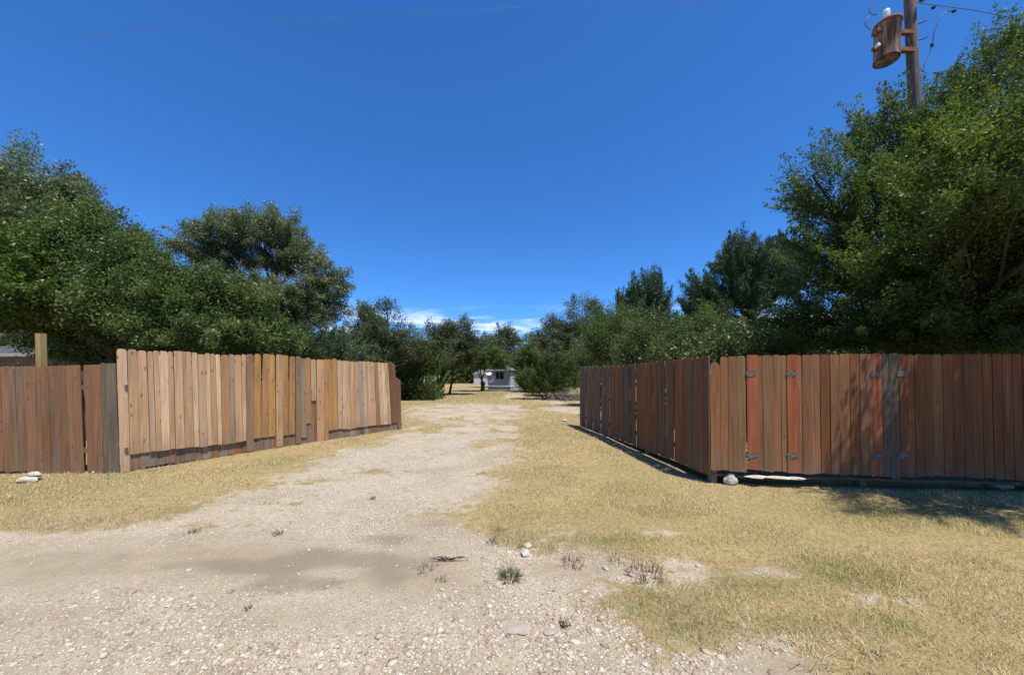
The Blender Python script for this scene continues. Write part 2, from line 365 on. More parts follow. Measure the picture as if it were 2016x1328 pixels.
def smooth_mask(x, y):
    s = np.zeros(np.shape(x))
    for px, py, rx, ry, a in [(500,1100,1.5,.42,1.), (820,1110,.7,.55,.95), (150,1110,1.3,.5,.9), (1130,1120,.5,.14,.9), (880,1040,.7,.5,.7), (1550,1310,.6,.12,.9), (60,1220,.6,.2,.6), (650,1210,.5,.2,.6)]:
        gx, gy = pxg(px, py); q = ((x - gx) / rx) ** 2 + ((y - gy) / ry) ** 2; s = np.maximum(s, a * np.exp(-q ** 1.5))
    return np.clip(s * (.6 + .8 * fbm(np.asarray(x) * 2.5, np.asarray(y) * 3, 78, 4)), 0, 1)
def green_mask(x, y):
    g = sstep(.5, .75, fbm(np.asarray(x) * .55, np.asarray(y) * .55, 51, 3)) * .5
    for px, py, rx, ry in [(1290,1185,.65,.34), (1360,1235,.45,.2), (1150,1062,.7,.2), (1660,1130,.5,.25), (1480,1150,.5,.2), (1750,1230,.35,.12), (370,1005,.4,.2), (1130,1075,.5,.12), (1560,1230,.4,.12), (930,778,9,4.5), (1800,1000,1.6,.6), (850,815,1.5,1.), (700,850,1.5,1)]:
        gx, gy = pxg(px, py); q = ((x - gx) / rx) ** 2 + ((y - gy) / ry) ** 2; g = np.maximum(g, .95 * np.exp(-q))
    return g
def axis(a, b, st, lo, hi):
    mid = list(np.arange(a, b + 1e-6, st)); L = []; s = st; v = a
    while v > lo: s *= 1.22; v -= s; L.append(v)
    R = []; s = st; v = mid[-1]
    while v < hi: s *= 1.22; v += s; R.append(v)
    return np.array(L[::-1] + mid + R)
gx = axis(-10, 10, .07, -900, 900); gy = axis(1.4, 13, .07, -60, 1500)
X, Y = np.meshgrid(gx, gy); Zg = gh(X, Y); nx, ny = len(gx), len(gy)
idx = np.arange(nx * ny).reshape(ny, nx)
quads = np.stack([idx[:-1, :-1], idx[:-1, 1:], idx[1:, 1:], idx[1:, :-1]], -1).reshape(-1, 4)
me = mesh_np('ground', np.stack([X.ravel(), Y.ravel(), Zg.ravel()], 1), quads, smooth=True)
for an, fn in (('gravel', gravel_mask), ('stain', stain_mask), ('green', green_mask), ('smooth', smooth_mask)):
    at = me.attributes.new(an, 'FLOAT', 'POINT'); at.data.foreach_set('value', fn(X, Y).ravel().astype(np.float32))
tag(link('ground', me, M_ground), 'dry straw coloured yard with pale gravel driveway', kind='structure')

# ------------------------------------------------------------------ fences
class Fence:
    def __init__(s, name, A, B, label, zbase=0.0):
        s.A = Vector((A[0], A[1])); s.B = Vector((B[0], B[1])); s.d = (s.B - s.A).normalized(); s.len = (s.B - s.A).length
        n = Vector((s.d.y, -s.d.x)); s.n = n if n.dot(-s.A) > 0 else -n           # towards the camera side
        s.root = empty(name, (A[0], A[1], zbase)); tag(s.root, label, 'fence')
    def at_px(s, px):                       # u along the line and depth for an image column
        a = (px - CX) / F
        den = s.d.x - a * s.d.y; u = (a * s.A.y - s.A.x) / den
        return u, s.A.y + u * s.d.y
    def P(s, u, off, z): q = s.A + s.d * u + s.n * off; return Vector((q.x, q.y, z))
    def board(s, ub0, ub1, ut0, ut1, zb, zt, off=0., th=.017, col=(.3,.2,.12), mat=None, ear=.028, yaw=0., name='board', jag=0., lean=0.):
        """quad board with clipped corners; off = distance of its back face from the fence line"""
        e = min(ear, (ut1 - ut0) * .3); zm = zt - e * 1.3
        def lerp(z): f = (z - zb) / (zt - zb); return ub0 + (ut0 - ub0) * f, ub1 + (ut1 - ub1) * f
        prof = [(ub0, zb + random.uniform(-jag, jag)), (ub1, zb + random.uniform(-jag, jag))]
        for fz in (.33, .66):
            z = zb + (zm - zb) * fz; l, r = lerp(z); prof.append((r + random.uniform(-.0015, .0015), z))
        l, r = lerp(zm); prof += [(r, zm), (r - e * .35, zt - e * .35), (ut1 - e, zt), (ut0 + e, zt), (l + e * .35, zt - e * .35), (l, zm)]
        for fz in (.66, .33):
            z = zb + (zm - zb) * fz; l, r = lerp(z); prof.append((l + random.uniform(-.0015, .0015), z))
        uc = (ub0 + ub1) / 2; bow = random.uniform(-.006, .006); k = len(prof)
        vs = []
        for side in (0, 1):
            for u, z in prof:
                f = (z - zb) / (zt - zb)
                o = off + side * th + yaw * (u - (uc + ((ut0 + ut1) / 2 - uc) * f)) + bow * 4 * f * (1 - f) - lean * (z - zb)
                vs.append(s.P(u, o, z))
        # front and back as strips of quads so that a bowed board stays clean
        strip = [(0, 1, 2, 11), (11, 2, 3, 10), (10, 3, 4, 9), (9, 4, 5, 8), (8, 5, 6, 7)]
        fs = [tuple(i + k for i in q) for q in strip] + [tuple(reversed(q)) for q in strip]
        fs += [(i, i + k, (i + 1) % k + k, (i + 1) % k) for i in range(k)]
        if s.n.cross(s.d) > 0: fs = [tuple(reversed(f)) for f in fs]
        mb = MB().add(vs, fs)
        o = mb.build(name, mat, s.root, loc=s.P(uc, off, zb)); o.color = (*col, 1)
        return o
    def rails(s, zs, mat, col, th=.04, hgt=.085, off=-.041, u0=0., u1=None):
        u1 = s.len if u1 is None else u1
        for z in zs:
            vs = [s.P(u, o, zz) for zz in (z, z + hgt) for u, o in ((u0, off), (u1, off), (u1, off + th), (u0, off + th))]
            ob = MB().add(vs, [(0,3,2,1),(4,5,6,7),(0,1,5,4),(1,2,6,5),(2,3,7,6),(3,0,4,7)]).build('rail', mat, s.root, loc=s.P(u0, off, z)); ob.color = (*col, 1)
    def posts(s, us, ztop, mat, col, w=.09, off=-.135):
        for u in us:
            vs = [s.P(uu, o, zz) for zz in (-.25, ztop) for uu, o in ((u - w/2, off), (u + w/2, off), (u + w/2, off + w), (u - w/2, off + w))]
            ob = MB().add(vs, [(0,3,2,1),(4,5,6,7),(0,1,5,4),(1,2,6,5),(2,3,7,6),(3,0,4,7)]).build('post', mat, s.root, loc=s.P(u, off, 0)); ob.color = (*col, 1)
def vary(c, a=.10):
    k = 1 + random.uniform(-a, a); return tuple(max(.01, x * k * (1 + random.uniform(-a * .35, a * .35))) for x in c)

# --- the raised new boards over the older fence, left of the drive
TAN = (.48, .295, .16); PINK = (.49, .32, .195); PALE = (.56, .39, .24); GOLD = (.42, .235, .08); ORNG = (.37, .195, .085); BRN = (.27, .17, .095); GRY = (.27, .215, .15); BLUEG = (.30, .27, .225); DKB = (.19, .095, .055)
lf = Fence('fence', (-6.80, 6.45), (-3.40, 11.10), 'tan fence of new raised uneven boards along the gravel drive')
def z7(x, y): return 220 + x / 5.311, 680 + y / 5.311
def z2(x, y): return 420 + x / 4.383, 640 + y / 4.383
new = [(z7,45,155,30,88,195,1318,PALE),(z7,158,263,42,190,295,1130,TAN),(z7,262,362,48,292,398,1115,TAN),(z7,365,425,60,398,462,1100,PINK),(z7,425,487,52,462,520,1098,TAN),
 (z7,485,580,55,520,608,1090,PALE),(z7,578,635,55,608,662,1075,TAN),(z7,640,735,62,665,762,1072,PINK),(z7,735,825,65,762,855,1060,TAN),(z7,828,890,75,857,915,1055,PALE),
 (z7,890,965,85,915,998,1055,PINK),(z7,965,1022,85,998,1050,1040,PALE),(z7,1022,1075,85,1048,1105,1032,TAN),(z7,1075,1128,88,1105,1148,1032,PALE),(z7,1132,1220,92,1150,1232,1028,ORNG),
 (z7,1218,1275,95,1230,1290,1018,GRY),(z7,1273,1350,95,1290,1362,1003,TAN),(z7,1350,1397,95,1362,1402,993,PINK),(z2,278,342,252,280,345,1086,BRN),
 (z2,350,408,250,345,405,972,GOLD),(z2,425,490,248,408,468,965,ORNG),(z2,485,530,255,470,532,958,GOLD),(z2,535,597,255,535,597,1046,TAN),(z2,597,645,262,597,645,948,ORNG),
 (z2,655,705,265,648,705,940,ORNG),(z2,705,750,268,705,752,1020,BRN),(z2,752,800,288,757,803,968,GRY),(z2,797,838,282,800,843,845,GOLD),(z2,838,882,290,842,885,650,PINK),
 (z2,884,948,292,888,950,1005,TAN),(z2,945,982,293,948,990,998,ORNG),(z2,982,1025,290,988,1033,905,GOLD),(z2,1025,1062,290,1033,1073,900,GOLD),(z2,1066,1105,298,1073,1112,892,PALE),
 (z2,1105,1142,303,1112,1150,893,PALE),(z2,1142,1172,306,1150,1187,895,PINK),(z2,1172,1212,308,1187,1218,888,TAN),(z2,1212,1247,309,1218,1262,880,TAN),(z2,1247,1282,310,1262,1300,877,BLUEG),
 (z2,1282,1317,312,1300,1330,872,PINK),(z2,1317,1350,314,1330,1370,865,PINK),(z2,1350,1385,316,1370,1405,862,TAN),(z2,1385,1412,318,1405,1440,860,BRN),(z2,1412,1442,320,1440,1473,856,PALE),
 (z2,1442,1472,322,1473,1505,855,PALE),(z2,1472,1505,324,1505,1535,850,PINK),(z2,1507,1537,326,1537,1566,838,DKB),(z2,1537,1565,328,1566,1596,836,DKB)]
for i, (zf, a, b, yt, c, d, yb, col) in enumerate(new):
    (xa, pt), (xb, _), (xc, pb), (xd, _) = zf(a, yt), zf(b, yt), zf(c, yb), zf(d, yb)
    ut0, za = lf.at_px(xa); ut1, zb_ = lf.at_px(xb); ub0, zc = lf.at_px(xc); ub1, zd = lf.at_px(xd)
    g = .0032
    lf.board(ub0 + g, ub1 - g, ut0 + g, ut1 - g, CAMZ + (HY - pb) * (zc + zd) / 2 / F, CAMZ + (HY - pt) * (za + zb_) / 2 / F + random.uniform(-.014, .010),
             off=.0 + (.006 if i % 3 == 1 else 0) + (.02 if pb > 640 + 980 / 4.383 and i > 2 else 0), col=vary(col, .10), mat=M_old if col in (DKB,) else M_new, yaw=random.uniform(-.02, .02), ear=.034 if i not in (7, 8, 10) else .01)
ob = lf.board(lf.at_px(782)[0], lf.at_px(786)[0], lf.at_px(779)[0], lf.at_px(782.5)[0], .16, 1.66, off=0, col=DKB, mat=M_old)
u = -.02
while u < lf.len - .04:                      # the older boards underneath, seen below the new ones
    wd = random.uniform(.125, .142); uu = u + .045
    f = (u / lf.len); zt = 1.62 - .02 * f
    lf.board(uu, uu + wd, u, u + wd, .03 + .06 * f + random.uniform(-.02, .02), zt, off=-.024, col=vary(random.choice([(.25,.215,.17),(.21,.165,.12),(.29,.25,.20),(.17,.115,.075),(.24,.14,.085),(.26,.13,.07)]), .2), mat=M_old, jag=.012)
    u += wd + .004
lf.rails((.35, 1.35), M_old, (.16, .13, .10), off=-.065); lf.posts((.05, 2.0, 3.95, lf.len - .1), 1.7, M_old, (.17, .14, .11), off=-.16)

# --- low weathered fence at the far left
lo = Fence('fence', (-11.6, 6.28), (-6.74, 6.46), 'lower brown weathered fence beside two white rocks')
def z1(x, y): return x / 4.15, 640 + y / 4.15
LB = (.25, .12, .055); LG = (.205, .125, .07); LGR = (.16, .118, .08)
old = [(-60,8,335,LB),(15,72,335,LB),(72,130,335,LG),(130,195,337,LG),(195,268,335,LB),(268,333,333,LB),(336,400,332,LB),(400,470,331,LG),(470,545,328,LB),(545,604,326,LB),(604,662,325,LB),(688,755,323,LB),(755,824,322,LB),(824,862,308,LGR),(862,950,311,LGR)]
for a, b, yt, col in old:
    (xa, pt), (xb, _) = z1(a, yt), z1(b, yt); (xc, pb), (xd, _) = z1(a + 34, 1205), z1(b + 34, 1205)
    ut0, za = lo.at_px(xa); ut1, _ = lo.at_px(xb); ub0, zc = lo.at_px(xc); ub1, _ = lo.at_px(xd)
    lo.board(ub0 + .002, ub1 - .002, ut0 + .002, ut1 - .002, CAMZ + (HY - pb) * zc / F + random.uniform(-.01, .03), CAMZ + (HY - pt) * za / F, off=random.choice((0, .005)), col=vary(col, .13), mat=M_old, yaw=random.uniform(-.03, .03), jag=.012)
u = lo.at_px(z1(-62, 0)[0])[0] - .03
while u > 0:
    lo.board(u - .13 + .03, u + .03, u - .13, u, .03, 1.85 + random.uniform(-.015, .015), col=vary(random.choice([LB, LG]), .15), mat=M_old, yaw=random.uniform(-.03, .03)); u -= .136
lo.rails((.35, 1.45), M_old, (.16, .12, .09)); lo.posts((.1, 2.2, 4.0), 1.78, M_old, (.17, .14, .11))

# --- right fence, the run that recedes along the drive (seen on its shaded side)
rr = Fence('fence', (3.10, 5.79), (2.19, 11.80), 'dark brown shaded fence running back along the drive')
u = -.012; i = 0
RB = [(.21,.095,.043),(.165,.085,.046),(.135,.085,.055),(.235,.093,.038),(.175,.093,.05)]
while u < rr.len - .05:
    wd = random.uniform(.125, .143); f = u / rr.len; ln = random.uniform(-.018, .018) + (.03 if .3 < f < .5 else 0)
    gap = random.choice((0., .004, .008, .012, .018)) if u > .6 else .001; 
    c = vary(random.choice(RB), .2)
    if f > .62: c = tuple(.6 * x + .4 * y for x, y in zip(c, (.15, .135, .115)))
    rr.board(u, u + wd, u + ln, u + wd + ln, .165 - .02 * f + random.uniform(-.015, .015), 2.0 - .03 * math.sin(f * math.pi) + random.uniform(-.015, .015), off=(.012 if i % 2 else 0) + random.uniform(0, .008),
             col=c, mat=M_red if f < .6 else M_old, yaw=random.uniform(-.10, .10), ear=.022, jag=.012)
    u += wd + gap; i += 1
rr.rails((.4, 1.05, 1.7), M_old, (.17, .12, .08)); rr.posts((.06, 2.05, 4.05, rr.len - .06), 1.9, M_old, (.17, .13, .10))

# --- right fence, the run facing the road
rn = Fence('fence', (3.10, 5.79), (9.70, 4.98), 'reddish brown fence with orange boards under the big leafy tree')
def z4(x): return 1120 + x / 4.428
def z5(x): return 1440 + x / 3.5
RBN = (.225, .10, .042); RBG = (.205, .112, .05); ROR = (.285, .086, .033); RSHADE = (.18, .066, .022); RGR = (.11, .085, .056)  # boards toward the right end carry tree shade in their darker base colour
LEAN = .02
near = [(z4(1232),z4(1320),716,924,RBN),(z4(1321),z4(1389),702,924,RBN),(z4(1391),z4(1477),701,927,RBN),(z4(1479),z4(1544),700,928,RBG),
  (z5(105),z5(188),698,923,ROR),(z5(189),z5(216),700,925,RBG),(z5(218),z5(284),699,927,RBG),(z5(285),z5(342),698,927,RBN),(z5(345),z5(380),699,928,RBG),(z5(381),z5(465),698,930,ROR),
  (z5(466),z5(486),699,931,RBG),(z5(488),z5(552),698,932,RBN),(z5(553),z5(612),697,932,RBN),(z5(615),z5(680),697,932,RSHADE),(z5(681),z5(745),697,933,RBN),(z5(748),z5(820),696,934,RBN),(z5(821),z5(885),696,934,RSHADE),
  (z5(886),z5(974),696,935,RBN),(z5(975),z5(1040),695,936,ROR),(z5(1041),z5(1084),696,936,RGR),(z5(1086),z5(1155),695,939,RGR),(z5(1158),z5(1210),697,937,RSHADE),(z5(1211),z5(1262),697,938,RSHADE),(z5(1263),z5(1326),697,937,RSHADE),(z5(1327),z5(1390),697,936,RSHADE)]
x = z5(1392)
while x < 2400: near.append((x, x + 19, 697 - (x - 1840) * .006, 936 + (x - 1840) * .045, RSHADE if random.random() < .75 else RBN)); x += 19.4 + (x - 1840) * .006
for i, (xa, xb, pt, pb, col) in enumerate(near):
    u0, za = rn.at_px(xa); u1, zb_ = rn.at_px(xb); zz = (za + zb_) / 2
    ln = random.uniform(-.006, .006)
    b = rn.board(u0 + .0015, u1 - .0015, u0 + ln, u1 + ln - .0015, CAMZ + (HY - pb) * zz / F, CAMZ + (HY - pt) * zz / F, off=.004 + (.012 if col in (ROR, RGR) else random.choice((0, .004, .008))), col=vary(col, .07 if col == ROR else .13), mat=M_red, yaw=random.uniform(-.03, .03), jag=.012, lean=LEAN)
    if col == ROR or (col == RSHADE and i == 21):     # dull metal strap plates with torn edges
        for zy in (735, 896):
            zc = CAMZ + (HY - zy) * zz / F; uc = (u0 + u1) / 2 - .02; vs = []; fs = []
            nu, nz = 7, 4
            for a in range(nu):
                for q in range(nz):
                    edge = random.uniform(-.006, .006) if a in (0, nu-1) or q in (0, nz-1) else 0
                    vs.append(rn.P(uc - .075 + .15 * a / (nu-1) + edge, .036 + random.uniform(0, .007) - LEAN * (zc - .2), zc - .04 + .08 * q / (nz-1) + edge + (a - 3) * .003))
            k = len(vs); vs += [v - Vector((rn.n.x, rn.n.y, 0)) * .003 for v in vs]
            for a in range(nu-1):
                for q in range(nz-1):
                    j = a*nz+q; fs += [(j, j+nz, j+nz+1, j+1), (j+k+1, j+nz+1+k, j+nz+k, j+k)]
            link('metal_plate', MB().add([tuple(v - rn.P(uc, .03, zc)) for v in vs], fs).build('tmp', M_galv).data, M_galv, b, rn.P(uc, .03, zc))
            tmp = bpy.data.objects['tmp']; bpy.data.objects.remove(tmp)
for zr in (.42, 1.05, 1.7): rn.rails((zr,), M_old, (.17, .12, .08), off=-.046 - LEAN * (zr - .1))
rn.posts((.1, 2.3, 4.5), 1.8, M_old, (.17, .13, .10), off=-.27)

# earth bank with a stony lip under the two right-hand runs
path = []
for k in range(76): path.append(rr.P(rr.len * (1 - k / 76) + .1, 0, 0).to_2d())
for k in range(160): path.append(rn.P(6.6 * k / 159 + .02, 0, 0).to_2d())
vs = []; fs = []
for i, q in enumerate(path):
    a, b = path[max(0, i-3)], path[min(len(path)-1, i+3)]; d = (b - a).normalized(); n = Vector((-d.y, d.x))
    if n.dot(-q) < 0: n = -n
    lip = -.075 + .09 * float(fbm(i * .11, .5, 91, 3)) ** 1.5 + (.05 * math.exp(-((i - 97) / 10) ** 2)); zt = .145 + .02 * (float(fbm(i * .3, 3., 92, 2)) - .5)
    for off, z in ((-1.5, .02), (-1.0, .10), (-.15, zt + .005), (lip - .02, zt), (lip, zt - .012), (lip - .012, zt - .035), (-.26, zt - .05), (-.30, -.06)):
        p = q + n * off; vs.append((p.x, p.y, z))
for i in range(len(path) - 1):
    for k in range(7): fs.append((i*8+k, i*8+k+1, (i+1)*8+k+1, (i+1)*8+k))
t = NT('bank_earth'); pp = t.geo(); nn = t.noise(pp, 16, 7, .65); t.col(t.ramp(nn, [(.3, (.10, .075, .048)), (.55, (.18, .14, .09)), (.75, (.30, .25, .17))]), .97, .1); t.bump(nn, .9, .03)
tag(MB().add(vs, fs).build('earth_bank', t.m), 'raised stony earth bank under the brown fences', kind='structure')

# lone post standing behind the low fence
b = pxz(86, 720, 6.75)
ob = MB().box((b.x - .055, 6.72, -.2), (b.x + .045, 6.81, CAMZ + (HY - 656) * 6.75 / F)).build('fence_post', M_new, loc=(b.x, 6.76, 0)); ob.color = (.36, .26, .11, 1)
ob.rotation_euler.y = math.radians(-1.6)
tag(ob, 'yellowish square timber post standing up behind the low weathered fence', 'post')

# ------------------------------------------------------------------ trees
class Tree:
    def __init__(s, name, label, cat, base, group=None):
        s.base = Vector(base); s.root = empty(name, base); tag(s.root, label, cat, group); s.wood = MB(); s.twig = MB(); s.tips = []
    def limb(s, a, b, r0, r1, wob=.12, n=6, sides=7, sag=0.):
        a, b = Vector(a), Vector(b); L = (b - a).length; pts = []; rs = []
        off = Vector((0, 0, 0))
        for i in range(n + 1):
            f = i / n; p = a.lerp(b, f)
            if 0 < i < n: off = off * .6 + Vector((random.gauss(0, 1), random.gauss(0, 1), random.gauss(0, .6))) * wob * L / n
            elif i == n: off = Vector((0, 0, 0))
            pts.append(p + off + Vector((0, 0, sag * math.sin(f * math.pi)))); rs.append(r0 + (r1 - r0) * f)
        s.wood.tube(pts, rs, sides); return pts
def crown_from(tree, lobes, n_tips, leaves, leaf, mat, style='broad', longs=False, trunk_r=.16, fork=None, tri=True, spread=.38, wisp=.12, bare=0, trunks=1, tint0=.45, dens_in=.42, wlen=.28):
    """lobes: (center Vector, (rx, ry, rz)); grows limbs, twigs and leaf sprays"""
    base = tree.base; vol = np.array([r[0] * r[1] * r[2] for _, r in lobes]) ** .72; vol /= vol.sum()
    cz = sum(c.z for c, _ in lobes) / len(lobes)
    low = min(c.z - r[2] for c, r in lobes)
    if fork is None: fork = Vector((base.x + random.uniform(-.2, .2), base.y, max(base.z + .6, base.z + (low - base.z) * .8 if low > base.z else base.z + .5)))
    tree.wood.tube([base - Vector((0, 0, .25)), base + Vector((0, 0, .12)), base.lerp(fork, .5) + Vector((random.uniform(-.1, .1), 0, 0)), fork], [trunk_r * 1.5, trunk_r * 1.12, trunk_r * .95, trunk_r * .85], 9)
    for k in range(trunks - 1):
        b2 = base + Vector((random.uniform(-.8, .8), random.uniform(-.6, .6), 0)); top = lobes[random.randrange(len(lobes))][0]
        tree.wood.tube([b2 - Vector((0, 0, .2)), b2.lerp(top, .3) + Vector((random.uniform(-.3, .3), 0, 0)), top], [trunk_r * .8, trunk_r * .55, trunk_r * .2], 7)
    T, D, S, Wt = [], [], [], []
    for (c, r), v in zip(lobes, vol):
        c = Vector(c); anchor = c - Vector((0, 0, r[2] * .25))
        pts = tree.limb(fork, anchor, trunk_r * ((.22 if len(lobes) > 15 else .5) if len(lobes) > 2 else .7), .035, .22, 7, 6)
        k = max(6, int(n_tips * v))
        for j in range(k):
            d = rng.normal(size=3); d /= np.linalg.norm(d)
            if style != 'bush' and d[2] < -.55: d[2] *= .4
            rad = dens_in + (1.0 - dens_in) * rng.random() ** .7
            q = 1 + .38 * (float(fbm(d[0] * 1.6 + c.x, d[2] * 1.6 + d[1] + c.z, 5, 2)) - .5) * 2
            w = rng.random() < wisp
            if w: rad = 1.0 + wlen * rng.random()
            tip = c + Vector((d[0] * r[0], d[1] * r[1], d[2] * r[2])) * (rad * q)
            if tip.z < base.z + .25: tip.z = base.z + .25 + rng.random() * .3
            src = pts[random.randrange(3, len(pts))]; 
            mid = src.lerp(tip, .55) + Vector(rng.normal(size=3) * .10 * (tip - src).length); L = (tip - src).length
            tree.twig.tube([src, mid, tip], [max(.008, .011 * L), max(.006, .006 * L), .003], 3, False)
            dd = (tip - mid); dd = dd.normalized() if dd.length > 1e-6 else Vector((0, 0, 1))
            if style == 'juniper': dd = (dd * .8 + Vector((0, 0, .6))).normalized()
            T.append(tip); D.append(dd); S.append(spread * (.55 if w else 1) * rng.uniform(.7, 1.3)); Wt.append((.35 if w else 1) * rng.uniform(.6, 1.4))
    T = np.array(T); D = np.array(D); S = np.array(S); Wt = np.array(Wt); Wt /= Wt.sum()
    ci = rng.choice(len(T), size=leaves, p=Wt)
    al = np.clip(rng.normal(size=leaves), -2, 2) * (1.2 if longs else .75 if style != 'juniper' else .9) * S[ci]
    # sprays thin out towards their tips
    thin = np.clip(1.05 - (.32 if style != 'juniper' else .42) * al / S[ci], .2, 1.4)
    pr = np.clip(rng.normal(size=(leaves, 3)), -1.9, 1.9) * (S[ci] * (.36 if longs else .50 if style != 'juniper' else .33) * thin)[:, None]
    if style != 'juniper': pr[:, 2] *= .78
    Pn = T[ci] + D[ci] * al[:, None] + pr
    Pn[:, 2] = np.maximum(Pn[:, 2], base.z + .06)
    tdir = rng.normal(size=(leaves, 3)) + D[ci] * (1.6 if style == 'juniper' else .7)
    if style == 'juniper': tdir[:, 2] += .8
    tdir /= np.linalg.norm(tdir, axis=1)[:, None]
    nr = rng.normal(size=(leaves, 3)); nr[:, 2] += 1.0 if style != 'juniper' else 0
    bt = np.cross(tdir, nr); bt /= np.linalg.norm(bt, axis=1)[:, None] + 1e-9
    Ls = leaf[0] * rng.uniform(.65, 1.25, leaves)[:, None]; Ws = leaf[1] * rng.uniform(.7, 1.2, leaves)[:, None]
    ctint = rng.normal(tint0, .16, len(T))
    tint = np.clip(ctint[ci] + rng.normal(0, .14, leaves), 0, .97)
    dead = rng.random(leaves) < .02; tint[dead] = 1.0
    if tri:
        V = np.stack([Pn - bt * Ws * .5, Pn + bt * Ws * .5, Pn + tdir * Ls], 1).reshape(-1, 3); Fc = np.arange(leaves * 3).reshape(-1, 3)
    else:
        nrm = np.cross(bt, tdir)
        V = np.stack([Pn, Pn + tdir * Ls * .45 + bt * Ws * .5 + nrm * Ws * .12, Pn + tdir * Ls, Pn + tdir * Ls * .45 - bt * Ws * .5 + nrm * Ws * .12], 1).reshape(-1, 3); Fc = np.arange(leaves * 4).reshape(-1, 4)
    me = mesh_np('crown', V - np.array(base), Fc, {'tint': tint})
    tag(link('crown', me, mat, tree.root, base), kind='stuff')
    for k in range(bare):                     # dead grey twigs poking out
        j = random.randrange(len(T)); p = Vector(T[j]); q = p + Vector(rng.normal(size=3) * .5)
        tree.twig.tube([p - Vector(D[j]) * .4, p, q], [.012, .008, .003], 3, False)
    tree.wood.build('trunk', M_bark, tree.root, True, base)
    tag(tree.twig.build('branches', M_bark, tree.root, False, base), kind='stuff')
def lob(px, py, rx, ry, Z, dep=None):
    k = Z / F; return (pxz(px, py, Z), (rx * k, (dep if dep else max(rx, ry) * k * .95), ry * k))
NOTREE = False
def tree(name, label, cat, bx, by, lobes, **kw):
    g = kw.pop('group', None)
    t = Tree(name, label, cat, (bx, by, float(gh(bx, by)) - .02), g)
    crown_from(t, lobes, **kw); return t
def bxp(px, Z): return (px - CX) * Z / F

# left of the drive
tree('oak_tree', 'tallest oak at the far left edge behind the low weathered fence', 'tree', bxp(-20, 11.5), 11.5,
     [lob(30,365,120,75,11.5), lob(115,425,75,60,11.2), lob(20,470,130,80,11), lob(-90,420,150,120,12), lob(120,510,70,60,11), lob(-30,560,120,60,11.5), lob(85,590,80,50,11.5)],
     n_tips=420, leaves=150000, leaf=(.082, .053), mat=M_live, spread=.36, trunk_r=.22)
tree('leafy_tree', 'bright green leafy tree with drooping sprays at the far left', 'tree', bxp(-90, 8.6), 8.6,
     [lob(-20,520,75,75,8.6), lob(15,590,55,48,8.4), lob(-60,600,80,60,8.8)],
     n_tips=110, leaves=40000, leaf=(.085, .05), mat=M_bright, spread=.28, trunk_r=.09, tint0=.5)
tree('oak_tree', 'dense green oak sloping down behind the corner of the tan fence', 'tree', bxp(215, 10.3), 10.3,
     [lob(205,465,75,52,10.3), lob(175,540,90,70,10.3), lob(265,540,70,65,10.2), lob(235,610,110,60,10), lob(310,590,60,50,10), lob(150,630,80,50,10.4), lob(70,672,28,16,11), lob(150,690,40,20,10.6), lob(190,675,70,30,10.6), lob(280,670,80,34,10.3)],
     n_tips=420, leaves=180000, leaf=(.07, .046), mat=M_oak, spread=.31, trunk_r=.15, tint0=.5)
tree('oak_shrub', 'broad bushy oak thicket standing over the middle of the tan fence', 'tree', bxp(410, 9.9), 9.9,
     [lob(380,590,75,48,9.9), lob(450,605,70,50,10), lob(340,640,80,45,9.8), lob(430,660,90,42,9.8), lob(520,675,55,32,10.2), lob(330,560,30,30,10)],
     n_tips=380, leaves=160000, leaf=(.065, .042), mat=M_oak, style='bush', spread=.28, trunk_r=.09, trunks=3, tint0=.5)
t4 = tree('live_oak_tree', 'round open live oak with dark limbs showing against the sky', 'tree', bxp(560, 16.5), 16.5,
     [lob(390,482,46,42,16.5), lob(440,462,48,42,16.6), lob(498,448,50,40,16.5), lob(552,462,48,44,16.5), lob(595,500,44,44,16.3), lob(632,548,42,40,16), lob(640,600,38,40,16), lob(590,590,46,38,15.8), lob(555,585,50,36,15.6), lob(605,630,46,34,15.6), lob(495,575,46,34,16), lob(545,628,55,28,16), lob(470,505,46,30,17), lob(540,520,42,32,17.2), lob(480,645,55,22,16.8), lob(415,520,36,18,16.5)],
     n_tips=520, leaves=135000, leaf=(.086, .048), mat=M_live, spread=.29, trunk_r=.34, fork=pxz(540, 585, 16.5), dens_in=.45, tint0=.6, bare=10)
tree('juniper_bush', 'dark low juniper behind the far half of the tan fence', 'shrub', bxp(600, 13), 13,
     [lob(575,690,60,38,13), lob(630,685,50,36,13), lob(665,700,40,40,14)],
     n_tips=130, leaves=34000, leaf=(.10, .03), mat=M_jun, style='juniper', spread=.26, trunk_r=.08, tri=True)
tree('oak_tree', 'mid distance oak with wispy rounded tufts on its top, past the tan fence end', 'tree', bxp(770, 25), 25,
     [lob(705,668,42,34,25), lob(755,660,45,38,25), lob(800,685,36,42,25), lob(738,625,24,15,25), lob(762,606,18,9,25), lob(715,615,16,9,25), lob(735,705,60,30,24.5), lob(690,715,40,30,24)],
     n_tips=260, leaves=62000, leaf=(.125, .065), mat=M_grey, spread=.42, trunk_r=.16, trunks=3, tri=True, bare=14, tint0=.42)
tree('oak_tree', 'shrubby oak with leaning trunks at the edge of the yard, beyond the tan fence end', 'tree', bxp(812, 27), 27,
     [lob(815,715,38,36,27), lob(845,705,28,30,27.5), lob(790,735,25,25,26.5)],
     n_tips=120, leaves=26000, leaf=(.13, .065), mat=M_jgreen, spread=.42, trunk_r=.11, trunks=4, tri=True)
